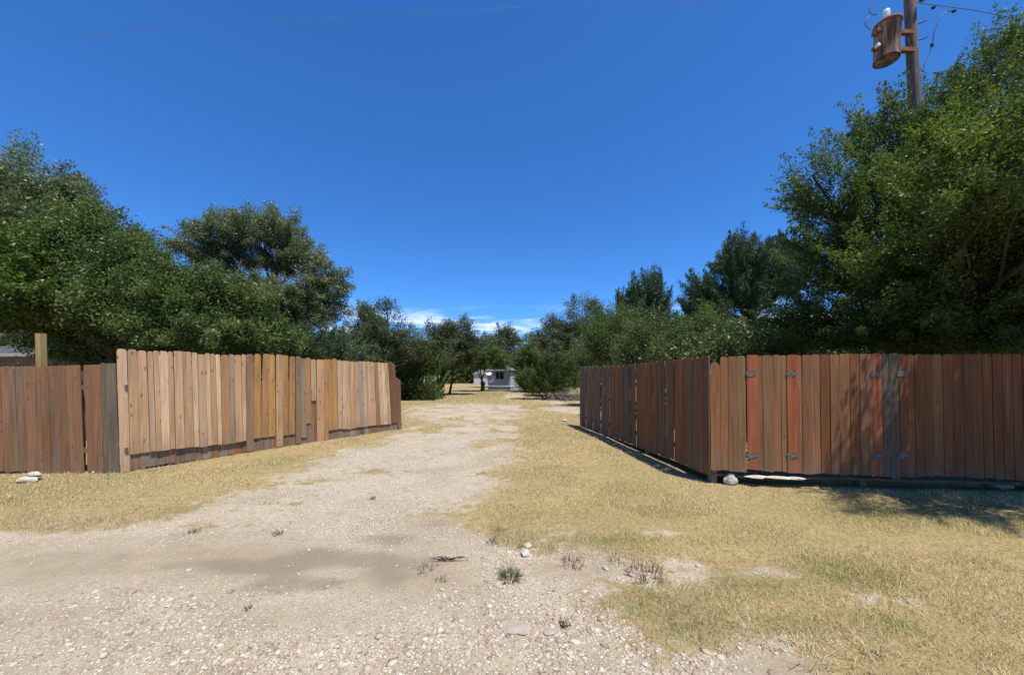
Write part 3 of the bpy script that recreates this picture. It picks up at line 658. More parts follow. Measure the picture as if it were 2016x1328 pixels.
tree('oak_tree', 'dark oak with several trunks on the far side of the yard', 'tree', bxp(868, 34), 34,
     [lob(868,672,30,36,34), lob(895,660,28,28,34), lob(915,640,14,10,34), lob(925,685,24,30,34), lob(890,705,40,26,34), lob(860,712,30,22,33)],
     n_tips=190, leaves=46000, leaf=(.16, .085), mat=M_grey, spread=.5, trunk_r=.16, trunks=4, tri=True, tint0=.38, bare=6)
tree('oak_tree', 'small forked oak to the side of the grey mobile home', 'tree', bxp(949, 42), 42,
     [lob(930,705,28,24,42), lob(962,703,26,22,42), lob(945,690,24,20,43)],
     n_tips=120, leaves=26000, leaf=(.18, .09), mat=M_oak, spread=.5, trunk_r=.17, fork=pxz(949, 748, 42), tri=True, tint0=.42)
tree('oak_tree', 'distant rounded oak rising behind the grey mobile home', 'tree', bxp(990, 60), 60,
     [lob(990,668,32,26,60), lob(965,685,28,24,60), lob(1025,690,36,28,60), lob(990,705,50,24,59)],
     n_tips=150, leaves=30000, leaf=(.26, .13), mat=M_grey, spread=.75, trunk_r=.25, tri=True, tint0=.5)
# right of the drive
tree('oak_tree', 'oak leaning its low branches over the mobile home roof', 'tree', bxp(1062, 41), 41,
     [lob(1060,690,40,28,41), lob(1035,715,34,16,42), lob(1090,700,40,35,40), lob(1015,722,22,9,42), lob(990,719,24,8,43.5), lob(1050,735,30,16,40), lob(1040,752,22,16,39)],
     n_tips=170, leaves=36000, leaf=(.18, .09), mat=M_oak, spread=.5, trunk_r=.18, tri=True, tint0=.5)
tree('oak_tree', 'wide oak with twiggy top behind the shaded fence', 'tree', bxp(1150, 31), 31,
     [lob(1105,665,38,36,31), lob(1150,640,42,34,31), lob(1150,603,24,15,31), lob(1190,660,42,40,31), lob(1090,690,36,26,30.5), lob(1085,640,18,14,31), lob(1150,695,70,26,30)],
     n_tips=230, leaves=58000, leaf=(.145, .075), mat=M_grey, spread=.48, trunk_r=.2, tri=True, tint0=.5, bare=12)
tree('juniper_bush', 'rounded green juniper by the brush pile in the yard', 'shrub', bxp(1092, 27), 27,
     [lob(1092,728,38,24,27), lob(1052,756,28,20,27), lob(1034,752,22,22,27.4), lob(1120,748,28,24,27.5), lob(1090,755,40,18,26.6)],
     n_tips=150, leaves=34000, leaf=(.16, .045), mat=M_jgreen, style='juniper', spread=.36, trunk_r=.1, trunks=3, tri=True, tint0=.55)
tree('juniper_tree', 'spiky topped juniper standing alone above the middle shrubs', 'tree', bxp(1265, 22), 22,
     [lob(1268,575,30,38,22), lob(1292,590,18,36,22), lob(1240,610,30,32,22), lob(1225,645,34,34,22), lob(1290,640,34,32,22), lob(1262,660,50,34,21.8), lob(1330,655,28,24,22)],
     n_tips=230, leaves=62000, leaf=(.16, .042), mat=M_jun, style='juniper', spread=.36, trunk_r=.17, tri=True)
tree('juniper_tree', 'large ragged juniper with a dark leaning trunk beside the big elm', 'tree', bxp(1468, 16), 16,
     [lob(1455,500,36,36,16), lob(1430,530,30,22,16), lob(1495,515,34,40,16), lob(1440,560,40,26,16), lob(1385,580,36,34,16), lob(1395,625,40,36,16), lob(1470,590,50,36,16.3), lob(1545,495,22,30,16.5), lob(1575,500,26,34,17), lob(1530,560,50,44,16.5), lob(1360,610,20,18,16)],
     n_tips=340, leaves=96000, leaf=(.125, .034), mat=M_jun, style='juniper', spread=.29, trunk_r=.17, tri=True, fork=pxz(1475, 640, 16))
for (px, Z, lab, lobes, n) in [
    (1200, 20, 'feathery shrub behind the far half of the shaded fence', [(1200,662,46,44),(1165,685,34,32),(1238,668,44,40)], 26000),
    (1295, 17, 'light olive shrub above the middle of the shaded fence', [(1290,668,48,40),(1330,676,45,38),(1258,688,40,30)], 32000),
    (1385, 14, 'twiggy green shrub behind the fence corner', [(1375,662,52,46),(1420,672,48,42),(1340,682,40,34)], 34000),
    (1480, 11.5, 'dark tangled shrub behind the orange fence boards', [(1465,685,60,34),(1530,670,55,45)], 36000)]:
    tree('shrub', lab, 'shrub', bxp(px, Z), Z, [lob(*l, Z) for l in lobes], n_tips=150, leaves=n, leaf=(.0045 * Z + .012, .0022 * Z + .007), mat=M_oak if px in (1200, 1385) else M_shrub, style='bush', spread=.024 * Z, trunk_r=.06, trunks=4, tri=True, wisp=.3, bare=14, tint0=.48)
k8 = 8.4
tree('elm_tree', 'big leafy elm hiding the foot of the utility pole', 'tree', 9.6, 8.3,
     [lob(1690,400,95,62,8.4), lob(1625,405,55,28,8.4), lob(1680,520,105,70,8.2), lob(1770,300,80,65,8.6), lob(1730,255,45,35,8.5), lob(1860,225,90,70,8.8), lob(1965,140,75,70,8.8), lob(2010,90,50,45,8.8), lob(1890,390,150,110,7.6), lob(1780,520,150,80,7.5), lob(1990,280,130,110,8),
      lob(2010,520,140,90,7.2), lob(1590,615,80,50,8.8), lob(1640,480,60,50,8.5), lob(1720,610,130,55,8.4), lob(1640,670,110,30,9.2), lob(1800,665,130,32,9.2), lob(1900,590,140,60,8.0), lob(2120,420,120,150,8.2),
      (Vector((8.3, 4.9, 4.9)), (1.8, 1.1, 1.2)), (Vector((10.2, 4.5, 5.4)), (1.8, 1.5, 1.6)), (Vector((7.1, 5.7, 4.4)), (1.3, .9, 1.0)), (Vector((9.0, 5.2, 3.4)), (1.5, .9, .7)), (Vector((6.1, 4.1, 4.9)), (.7, .35, .5)), (Vector((7.0, 4.05, 5.0)), (1.0, .45, .7)), (Vector((8.1, 4.0, 4.9)), (1.2, .5, .9)), (Vector((7.5, 3.1, 4.9)), (1.1, .7, .7)), (Vector((9.0, 4.1, 4.2)), (1.2, .6, .8)), (Vector((6.7, 4.4, 3.9)), (.6, .3, .45)), (Vector((8.6, 3.85, 5.5)), (.9, .4, .6)), (Vector((6.4, 3.3, 5.6)), (.7, .5, .5)), (Vector((10.0, 3.1, 4.6)), (1.5, 1.2, .9)), lob(1940,540,110,80,6.3), lob(1850,650,120,48,6.9), lob(1990,655,110,48,6.3), lob(1800,255,42,48,7.9), lob(1760,640,90,50,7.2), lob(2010,675,130,40,9.5), lob(1900,680,110,34,9.8),
      lob(1890,600,110,70,6.7), lob(1790,625,90,60,7.0), lob(2010,600,110,80,6.4), lob(1900,480,100,80,6.6), lob(1570,380,30,18,8.4), lob(1600,340,30,16,8.4), lob(1680,290,35,25,8.4)],
     n_tips=1350, leaves=500000, leaf=(.057, .038), mat=M_elm, longs=True, spread=.30, trunk_r=.2, fork=Vector((9.3, 8.1, 2.4)), trunks=3, wisp=.22, tint0=.45, wlen=.5)

# far wood that closes the view all round
n = 42000; ang = np.radians(rng.uniform(-75, 75, n)); dist = rng.uniform(62, 120, n)
xx = np.sin(ang) * dist; yy = np.cos(ang) * dist
top = (4.5 + 4.5 * fbm(xx * .09, yy * .09, 61, 3)); zz = top * rng.random(n) ** .7
ex = rng.random(n) < .25; xx = np.where(ex, rng.uniform(-22, 14, n), xx); yy = np.where(ex, rng.uniform(98, 125, n), yy)
keep = ~((np.abs(xx + 5) < 9) & (yy < 95)); xx, yy, zz = xx[keep], yy[keep], zz[keep]; n = len(xx)
Pn = np.stack([xx, yy, zz], 1); td = rng.normal(size=(n, 3)); td /= np.linalg.norm(td, axis=1)[:, None]; bt = np.cross(td, rng.normal(size=(n, 3))); bt /= np.linalg.norm(bt, axis=1)[:, None]
V = np.stack([Pn - bt * .4, Pn + bt * .4, Pn + td * 1.1], 1).reshape(-1, 3)
tag(link('treeline', mesh_np('treeline', V, np.arange(n * 3).reshape(-1, 3), {'tint': np.clip(rng.normal(.45, .2, n), 0, .95)}), M_oak), 'dark far wood closing the view behind the yards', kind='stuff')
# nearer undergrowth in the shade behind both fences
def undergrowth(lab, x0, x1, y0, y1, n, hmax, seed, leaf):
    x = rng.uniform(x0, x1, n); y = rng.uniform(y0, y1, n); h = hmax * (.45 + .75 * fbm(x * .6, y * .6, seed, 3)); z = h * rng.random(n) ** .8
    Pn = np.stack([x, y, z + .05], 1); td = rng.normal(size=(n, 3)); td /= np.linalg.norm(td, axis=1)[:, None]; bt = np.cross(td, rng.normal(size=(n, 3))); bt /= np.linalg.norm(bt, axis=1)[:, None]
    V = np.stack([Pn - bt * leaf * .3, Pn + bt * leaf * .3, Pn + td * leaf], 1).reshape(-1, 3)
    tag(link('undergrowth', mesh_np('undergrowth', V, np.arange(n * 3).reshape(-1, 3), {'tint': np.clip(rng.normal(.4, .2, n), 0, .95)}), M_shrub), lab, kind='stuff')
undergrowth('tangled undergrowth in the shade behind the reddish fence', 5, 19, 10.5, 15, 60000, 3.6, 71, .12)
undergrowth('tangled undergrowth in the shade behind the tan fence', -17, -7, 13.5, 17, 30000, 2.6, 72, .12)
undergrowth('undergrowth below the oaks past the tan fence end', -10, -5.2, 25, 29, 12000, 1.5, 73, .16)

# ------------------------------------------------------------------ buildings
E1 = Vector((-.20, 44.75)); sdv_ = Vector((6.2, 10.8)).normalized(); edv = Vector((-sdv_.y, sdv_.x))     # near right corner, long side, end side
mh = empty('mobile_home', (E1.x, E1.y, .1)); tag(mh, 'grey mobile home with satellite dish at the end of the yard', 'house')
Wd, Ln, H0, H1, HP = 3.2, 13.0, .50, 2.55, 3.25
def hp(e, s_, z): q = E1 + edv * e + sdv_ * s_; return (q.x, q.y, z + .1)
def wall_quad(mb, a, b, z0, z1, out):      # clapboard wall between two (e,s) points
    rows = int((z1 - z0) / .13); nrm = out
    for r in range(rows):
        zA = z0 + (z1 - z0) * r / rows; zB = z0 + (z1 - z0) * (r + 1) / rows
        o = .022
        pA, pB = Vector(hp(*a, zA)), Vector(hp(*b, zA)); qA, qB = Vector(hp(*a, zB)), Vector(hp(*b, zB)); N = Vector((nrm.x, nrm.y, 0))
        mb.add([pA + N * o, pB + N * o, qB + N * .003, qA + N * .003, pA, pB], [(0, 1, 2, 3), (4, 5, 1, 0)])
mb = MB(); wall_quad(mb, (Wd, 0), (0, 0), H0, H1, -sdv_); wall_quad(mb, (0, 0), (0, Ln), H0, H1, -edv)
tag(mb.build('siding', M_siding, mh, loc=hp(0, 0, 0)), kind='stuff')
mb = MB(); mb.add([hp(Wd-.01,.01,H0),hp(.01,.01,H0),hp(.01,Ln,H0),hp(Wd-.01,Ln,H0),hp(Wd-.01,.01,H1),hp(.01,.01,H1),hp(.01,Ln,H1),hp(Wd-.01,Ln,H1)], [(0,1,5,4),(1,2,6,5),(2,3,7,6),(3,0,4,7),(4,5,6,7),(0,3,2,1)])
mb.add([hp(Wd,.0,H1),hp(0,.0,H1),hp(Wd/2,.0,HP-.1)], [(0,1,2)]); mb.build('wall', M_siding, mh, loc=hp(0, 0, 0))
mb = MB(); mb.add([hp(Wd+.25,-.25,H1-.06),hp(Wd/2,-.25,HP),hp(-.25,-.25,H1-.06),hp(Wd+.25,Ln,H1-.06),hp(Wd/2,Ln,HP),hp(-.25,Ln,H1-.06),
                   hp(Wd+.25,-.25,H1-.14),hp(Wd/2,-.25,HP-.08),hp(-.25,-.25,H1-.14),hp(Wd+.25,Ln,H1-.14),hp(Wd/2,Ln,HP-.08),hp(-.25,Ln,H1-.14)],
          [(0,1,4,3),(1,2,5,4),(0,6,7,1),(1,7,8,2),(6,9,10,7),(7,10,11,8),(0,3,9,6),(2,8,11,5)]); rf = mb.build('roof', M_roofm, mh, loc=hp(0, 0, H1))
mb = MB(); mb.add([hp(Wd+.25,-.275,H1+.02),hp(-.25,-.275,H1+.02),hp(-.25,-.275,H1-.13),hp(Wd+.25,-.275,H1-.13),hp(Wd+.25,-.25,H1+.02),hp(-.25,-.25,H1+.02),hp(-.25,-.25,H1-.13),hp(Wd+.25,-.25,H1-.13)], [(0,1,2,3),(0,4,5,1),(3,2,6,7),(1,5,6,2),(0,3,7,4)]); mb.build('fascia', M_trim, rf, loc=hp(0, 0, H1))
mb = MB(); mb.add([hp(Wd+.02,-.02,0),hp(-.02,-.02,0),hp(-.02,Ln,0),hp(Wd+.02,Ln,0),hp(Wd+.02,-.02,H0-.06),hp(-.02,-.02,H0-.06),hp(-.02,Ln,H0-.06),hp(Wd+.02,Ln,H0-.06)], [(0,1,5,4),(1,2,6,5),(2,3,7,6),(3,0,4,7),(4,5,6,7)]); mb.build('skirting', M_skirt, mh, loc=hp(0, 0, 0))
def hbox(e0, e1, s0, s1, z0, z1, name, mat, par):
    vs = [hp(e, s_, z) for z in (z0, z1) for e, s_ in ((e0, s0), (e1, s0), (e1, s1), (e0, s1))]
    return MB().add(vs, [(0,3,2,1),(4,5,6,7),(0,1,5,4),(1,2,6,5),(2,3,7,6),(3,0,4,7)]).build(name, mat, par, loc=hp((e0+e1)/2, (s0+s1)/2, z0))
hbox(-.05, Wd+.05, -.06, -.024, H0-.06, H0+.03, 'sill_band', M_trim, mh); hbox(-.06, -.024, 0, Ln, H0-.06, H0+.03, 'sill_band', M_trim, mh)
wdw = hbox(.95, 2.1, -.045, .0, 1.35, 2.28, 'window', M_glass, mh)
for z in (1.28, 2.26): hbox(.88, 2.17, -.065, -.026, z, z + .07, 'window_frame', M_skirt, wdw)
for e in (.88, 1.49, 2.10): hbox(e, e + .06, -.06, -.027, 1.35, 2.26, 'window_frame', M_skirt, wdw)
for s0 in (2.5, 6.5, 10): w2 = hbox(-.045, 0, s0, s0 + .9, 1.3, 2.2, 'window', M_glass, mh)
# dish
dc = Vector(hp(2.72, -.55, 2.02)); dn = Vector((-.1, -.55, .85)).normalized(); q = dn.to_track_quat('Z', 'Y').to_matrix().to_4x4(); Mx = Matrix.Translation(dc) @ q
dish = empty('satellite_dish', hp(2.6, -.1, 1.5)); tag(dish, 'white satellite dish on the end wall of the mobile home', 'satellite dish')
MB().lathe([(.02, -.075), (.16, -.06), (.27, -.02), (.33, .02), (.33, .03), (.26, -.005), (.16, -.045), (.02, -.06)], 20, Mx).build('reflector', M_white, dish, True, loc=dc)
MB().tube([Mx @ Vector((0, -.40, 0)), Mx @ Vector((0, -.25, .38)), Mx @ Vector((0, -.02, .46))], .025, 6).build('feed_arm', M_black, dish, loc=dc)
MB().tube([Mx @ Vector((0, 0, -.06)), Vector(hp(2.5, -.28, 1.75)), Vector(hp(2.2, -.0, 1.35))], .035, 6).build('mount', M_skirt, dish, loc=dc)
# bin
bn = Vector(hp(Wd + .55, -.4, 0)); bin_ = empty('wheelie_bin', bn); tag(bin_, 'black upright bin beside the mobile home wall', 'bin')
mb = MB(); mb.add([bn + Vector(p) for p in ((-.2,-.22,.05),(.2,-.22,.05),(.2,.22,.05),(-.2,.22,.05),(-.27,-.28,.92),(.27,-.28,.92),(.27,.28,.92),(-.27,.28,.92))], [(0,3,2,1),(4,5,6,7),(0,1,5,4),(1,2,6,5),(2,3,7,6),(3,0,4,7)]); mb.build('body', M_black, bin_, loc=bn)
MB().box(bn + Vector((-.3, -.31, .925)), bn + Vector((.3, .3, 1.0))).build('lid', M_black, bin_, loc=bn)
for sx_ in (-.22, .22):
    MB().lathe([(.09, -.03), (.1, -.02), (.1, .02), (.09, .03)], 12, Matrix.Translation(bn + Vector((sx_ * 1.25, .2, .1))) @ Matrix.Rotation(math.pi / 2, 4, 'Y')).build('wheel', M_black, bin_, loc=bn)

# house with shingled roof, seen through the trees at the far left
ho = empty('house', (-27, 22, 0)); tag(ho, 'house with grey shingled hip roof behind the trees, left edge', 'house')
hx0, hx1, hy0, hy1, he, hr = -38., -20.6, 18.6, 28., 2.72, 5.4
MB().box((hx0, hy0, -.1), (hx1, hy1, he)).build('wall', M_brick, ho, loc=(-27, 22, 0))
mb = MB(); mb.box((hx0 - .5, hy0 - .5, he - .02), (hx1 + .5, hy1 + .5, he + .16)); mb.build('fascia', M_skirt, ho, loc=(-27, 22, he))
mb = MB(); rows = 22; yc = (hy0 + hy1) / 2
for r in range(rows):
    f0, f1 = r / rows, (r + 1) / rows; k0, k1 = (yc - hy0 + .5) * f0, (yc - hy0 + .5) * f1; z0 = he + .17 + (hr - he) * f0; z1 = he + .17 + (hr - he) * f1
    a = [(hx0-.5+k0, hy0-.5+k0), (hx1+.5-k0, hy0-.5+k0), (hx1+.5-k0, hy1+.5-k0), (hx0-.5+k0, hy1+.5-k0)]; b = [(hx0-.5+k1, hy0-.5+k1), (hx1+.5-k1, hy0-.5+k1), (hx1+.5-k1, hy1+.5-k1), (hx0-.5+k1, hy1+.5-k1)]
    for i in range(4):
        j = (i + 1) % 4
        mb.add([(*a[i], z0 + .03), (*a[j], z0 + .03), (*b[j], z1), (*b[i], z1), (*a[i], z0), (*a[j], z0)], [(0, 1, 2, 3), (4, 5, 1, 0)])
tag(mb.build('roof', M_shingle, ho, loc=(-27, 22, he)), kind='stuff')
for x0 in (-24.5, -30): 
    wv = MB().box((x0, hy0 - .05, 1.0), (x0 + 1.2, hy0 + .02, 2.1)).build('window', M_glass, ho, loc=(x0, hy0, 1)); 
    MB().box((x0 - .08, hy0 - .07, .93), (x0 + 1.28, hy0 - .003, .995)).build('sill', M_trim, wv, loc=(x0, hy0, .93))
# pale shed in the distance
sh = empty('shed', (-7.2, 84, .1)); tag(sh, 'small pale shed far away between the oak trunks', 'shed')
MB().box((-8.6, 83, .05), (-5.6, 86, 2.5)).build('wall', M_siding, sh, loc=(-7, 84, .1))
mb = MB(); mb.add([(-8.9,82.7,2.5),(-5.3,82.7,2.5),(-5.3,86.3,2.5),(-8.9,86.3,2.5),(-7.1,82.7,3.5),(-7.1,86.3,3.5)], [(0,1,4),(1,2,5,4),(2,3,5),(3,0,4,5),(0,3,2,1)]); mb.build('roof', M_roofm, sh, loc=(-7, 84, 2.5))

# ------------------------------------------------------------------ utility pole, transformer, wires
PZ = 8.5; p0 = pxz(1800, 190, PZ); p1 = pxz(1788, -60, PZ); dirp = (p1 - p0) / (p1.z - p0.z)
def pole_at(z): return p0 + dirp * (z - p0.z)
po = empty('utility_pole', pole_at(0)); tag(po, 'tall wooden utility pole rising out of the big elm', 'pole')
MB().tube([pole_at(z) for z in (-.4, 4, 8, 10, 12.2)], [.14, .125, .108, .10, .092], 16).build('pole', M_pole, po, True, pole_at(0))
for py_, sd_ in ((52, 1), (84, 1)):
    zz_ = pxz(0, py_, PZ).z; a = pole_at(zz_); mb = MB().tube([a, a + Vector((.17, -.10, .0)), a + Vector((.215, -.13, .012))], .012, 6); mb.build('step_bolt', M_wire, po, loc=a)
zz_ = pxz(0, 11, PZ).z; a = pole_at(zz_) + Vector((.06, -.15, 0))
MB().lathe([(.02, -.06), (.055, -.05), (.055, -.015), (.03, 0), (.055, .015), (.055, .05), (.02, .06)], 14, Matrix.Translation(a + Vector((.05, -.02, 0))) @ Matrix.Rotation(.5, 4, 'Y')).build('insulator', M_galv, po, True, loc=a)
MB().tube([pole_at(5.5) + Vector((-.10, -.12, 0)), pole_at(8.2) + Vector((-.09, -.115, 0)), pole_at(9.0) + Vector((-.11, -.12, 0)), pole_at(9.35) + Vector((-.22, -.12, 0))], .012, 5).build('ground_cable', M_wire, po, loc=pole_at(5.5))
tcx = pxz(1745, 83, PZ - .12)
TR = .225; Th = .88; T0 = Vector((tcx.x, tcx.y, tcx.z - Th / 2)); Mt = Matrix.Translation(T0) @ Matrix.Rotation(math.radians(2), 4, 'Y')
tf = empty('transformer', T0); tag(tf, 'rusty pole transformer can with white bushing hung beside the pole', 'transformer')
MB().lathe([(.20, .0), (.205, .035), (TR, .02), (TR, .012), (TR + .004, .03), (TR, .05), (TR, Th - .06), (TR + .012, Th - .055), (TR + .012, Th - .02), (TR - .01, Th), (TR * .6, Th + .06), (.03, Th + .085)], 32, Mt).build('tank', M_rust, tf, True, T0)
MB().lathe([(TR + .012, Th - .075), (TR + .022, Th - .07), (TR + .022, Th - .03), (TR + .012, Th - .025)], 32, Mt).build('lid_band', M_rustb, tf, True, T0)
MB().lathe([(.062, 0), (.068, .02), (.068, .14), (.06, .17), (.03, .175)], 16, Mt @ Matrix.Translation((-.10, -.06, Th + .04))).build('bushing', M_porc, tf, True, T0)
for hz in (.26, .66):
    a0 = T0 + Vector((TR - .03, 0, hz)); pe = pole_at(a0.z)
    MB().box((a0.x, a0.y - .03, a0.z - .04), (pe.x - .09, a0.y + .05, a0.z + .045)).build('mount_bracket', M_rustb, tf, loc=a0)
for hz, mm in ((.62, M_rustb), (.28, M_galv)):
    MB().box(T0 + Vector((-TR - .085, -.035, hz - .035)), T0 + Vector((-TR + .01, .035, hz + .035))).build('lug', M_rustb, tf, loc=T0)
    MB().lathe([(.03, 0), (.04, .01), (.04, .07), (.02, .075)], 12, Matrix.Translation(T0 + Vector((-TR - .06, -.05, hz))) @ Matrix.Rotation(math.pi/2, 4, 'X')).build('secondary_bushing', M_porc if mm is M_galv else M_rustb, tf, loc=T0)
lp = [pxz(*q, PZ - .2) for q in ((1726, 30), (1718, 29), (1713, 27), (1711, 22), (1712, 15), (1715, 9), (1720, 3), (1727, -4), (1745, -30))]
MB().tube(lp, .009, 6).build('lead_wire', M_wire, tf, loc=lp[0])
lp = [pxz(*q, PZ - .2) for q in ((1717, 30), (1711, 33), (1706, 38), (1703, 44), (1704, 50), (1708, 55), (1715, 58))]
MB().tube(lp, .009, 6).build('lead_wire', M_wire, tf, loc=lp[0])
# long line to the far left, short line to the right
a = pole_at(pxz(0, 6, PZ).z) + Vector((0, -.13, 0)); e = pxz(0, 84, 8.6); stp = (e - a)
pts = [a + stp * f + Vector((0, 0, .22 * 4 * f * (1 - f))) * (1 if f <= 1 else 0) for f in np.linspace(0, 1, 25)] + [a + stp * 2.2 + Vector((0, 0, -.6))]
pl = MB().tube(pts, .0036, 5).build('power_line', M_alu, loc=a); tag(pl, 'thin overhead power line crossing the whole sky to the pole', 'cable')
a = pole_at(pxz(0, 10, PZ).z) + Vector((.1, -.05, 0)); e = pxz(2016, 40, PZ - .1); stp = e - a
pr_ = empty('service_line', a); tag(pr_, 'short overhead line running on past the pole with hanging jumper', 'cable')
MB().tube([a, a + stp * .5 + Vector((0, 0, .04)), e, a + stp * 2.2], .008, 5).build('wire', M_wire, pr_, loc=a)
for px_, py_ in ((1838, 15), (1878, 22)):
    q = pxz(px_, py_, PZ - .05); MB().lathe([(.015, -.04), (.035, -.02), (.035, .02), (.015, .04)], 10, Matrix.Translation(q) @ Matrix.Rotation(math.pi/2, 4, 'Y')).build('clamp', M_black, pr_, loc=q)
lp = [pxz(*q, PZ - .05) for q in ((1878, 22), (1864, 22), (1850, 36), (1840, 60), (1836, 85), (1830, 105), (1818, 130))]
MB().tube(lp, .011, 6).build('jumper', M_wire, pr_, loc=lp[0])
q = pxz(1835, 89, PZ - .05); MB().lathe([(.012, -.05), (.03, -.03), (.03, .03), (.012, .05)], 10, Matrix.Translation(q)).build('clamp', M_black, pr_, loc=q)

# ------------------------------------------------------------------ rocks
def ico(sub):
    import bmesh
    bm = bmesh.new(); bmesh.ops.create_icosphere(bm, subdivisions=sub, radius=1.); vs = np.array([v.co[:] for v in bm.verts]); fs = [tuple(v.index for v in f.verts) for f in bm.faces]; bm.free(); return vs, fs
IV, IF = ico(4)
def rock(name, label, x, y, size, mat, seed, cat='rock', group=None, flat=1., rot=None, z=None):
    V = IV.copy(); r = np.random.default_rng(seed)
    for k in range(14):                       # chop facets
        d = r.normal(size=3); d /= np.linalg.norm(d); h = r.uniform(.55, .9); dot = V @ d; V -= np.outer(np.maximum(dot - h, 0), d) * .92
    nz = fbm(V[:, 0] * 2.2 + 9 + seed, V[:, 1] * 2.2 + V[:, 2] * 1.7, seed, 5) - .5; nz2 = fbm(V[:, 2] * 3 + seed, V[:, 0] * 3 - V[:, 1] * 2, seed + 4, 4) - .5
    V = V * (1 + .42 * nz + .25 * nz2)[:, None]
    V = V * np.array(size) * np.array([1, 1, flat]); a = rot if rot is not None else r.uniform(0, 6.28); c, s_ = math.cos(a), math.sin(a)
    V = np.stack([V[:, 0] * c - V[:, 1] * s_, V[:, 0] * s_ + V[:, 1] * c, V[:, 2]], 1)
    zb = (float(gh(x, y)) if z is None else z) - V[:, 2].min() * .72
    me = bpy.data.meshes.new(name); me.from_pydata([tuple(v) for v in V], [], IF); me.update(); me.polygons.foreach_set('use_smooth', np.ones(len(IF), bool))
    return tag(link(name, me, mat, None, (x, y, zb)), label, cat, group)
gx_, gy_ = pxg(57, 948)
rock('rock', 'lower of two stacked white rocks in front of the low fence', gx_, gy_, (.16, .10, .055), M_pale, 3, rot=.1)
rock('rock', 'upper of two stacked white rocks in front of the low fence', gx_ - .02, gy_ + .09, (.13, .08, .06), M_pale, 8, rot=-.2, z=.06)
gx_, gy_ = pxg(183, 930, .02); rock('stone', 'single small white stone at the foot of the low fence', gx_, gy_, (.03, .025, .025), M_pale, 12, 'stone')
gx_, gy_ = pxg(1430, 948, .0); rock('rock', 'chunky cream limestone rock at the fence corner', gx_, gy_ - .12, (.125, .09, .10), M_lime, 15, rot=.3)
gx_, gy_ = pxg(1968, 962, 0); rock('rock', 'grey rock lying in the tree shade before the fence', gx_, gy_, (.20, .12, .10), M_greyrock, 21, rot=.1)
gx_, gy_ = pxg(2040, 955, 0); rock('rock', 'half hidden grey rock at the shaded fence foot, right edge', gx_, gy_, (.12, .09, .06), M_greyrock, 23)
gx_, gy_ = pxg(1035, 1092); rock('rock', 'rounded cream stone amid the driveway pebbles', gx_, gy_, (.062, .055, .035), M_pale, 31)
gx_, gy_ = pxg(1040, 1072); rock('rock', 'flat chalk white stone just behind the rounded cream stone', gx_, gy_, (.06, .035, .015), M_pale, 33)
gx_, gy_ = pxg(1112, 829, .1); rock('rock', 'small pale rock in the grass near the far fence end', gx_, gy_, (.14, .09, .05), M_lime, 35)
for k, (px_, py_, sz, lb) in enumerate([(1069, 784, .16, 'left one of two white stones at the foot of the green juniper'), (1077, 783, .2, 'right one of two white stones at the foot of the green juniper'), (1090, 786, .14, 'flat pale stone in front of the brush pile')]):
    gx_, gy_ = pxg(px_, py_, .12); rock('stone', lb, gx_, gy_, (sz, sz * .7, sz * .6), M_pale, 40 + k, 'stone')
for k, (px_, py_, sz, lb) in enumerate([(1192, 1120, .035, 'white stone shard beside the reddish dry weeds'), (1242, 1134, .03, 'white stone chip below the bristly brown weeds'), (1218, 1142, .028, 'white stone chip at the upper edge of the green grass patch'), (707, 1250, .024, 'largest white pebble on the bare dirt'), (655, 1272, .022, 'white pebble left of the largest white pebble')]):
    gx_, gy_ = pxg(px_, py_); rock('stone', lb, gx_, gy_, (sz, sz * .7, sz * .5), M_pale, 50 + k, 'stone')
gx_, gy_ = pxg(1012, 1236); rock('concrete_slab', 'larger flat grey concrete lump set in the pebbles', gx_, gy_, (.125, .085, .016), M_concrete, 61, 'concrete', flat=.7)
gx_, gy_ = pxg(1085, 1245); rock('concrete_slab', 'smaller flat grey concrete lump set in the pebbles', gx_, gy_, (.06, .05, .012), M_concrete, 62, 'concrete', flat=.7)
# flat stones lying on the bank below the orange boards
for k, (px_, w_, lb) in enumerate([(1490, .20, 'flat cream ledge stone under the first orange board'), (1530, .24, 'flat cream ledge stone between the two orange boards'), (1563, .15, 'flat cream ledge stone under the second orange board')]):
    u_, _ = rn.at_px(px_); q = rn.P(u_, .03, 0); rock('ledge_stone', lb, q.x, q.y, (w_, .09, .022), M_lime, 70 + k, 'stone', rot=-.12, z=.125)

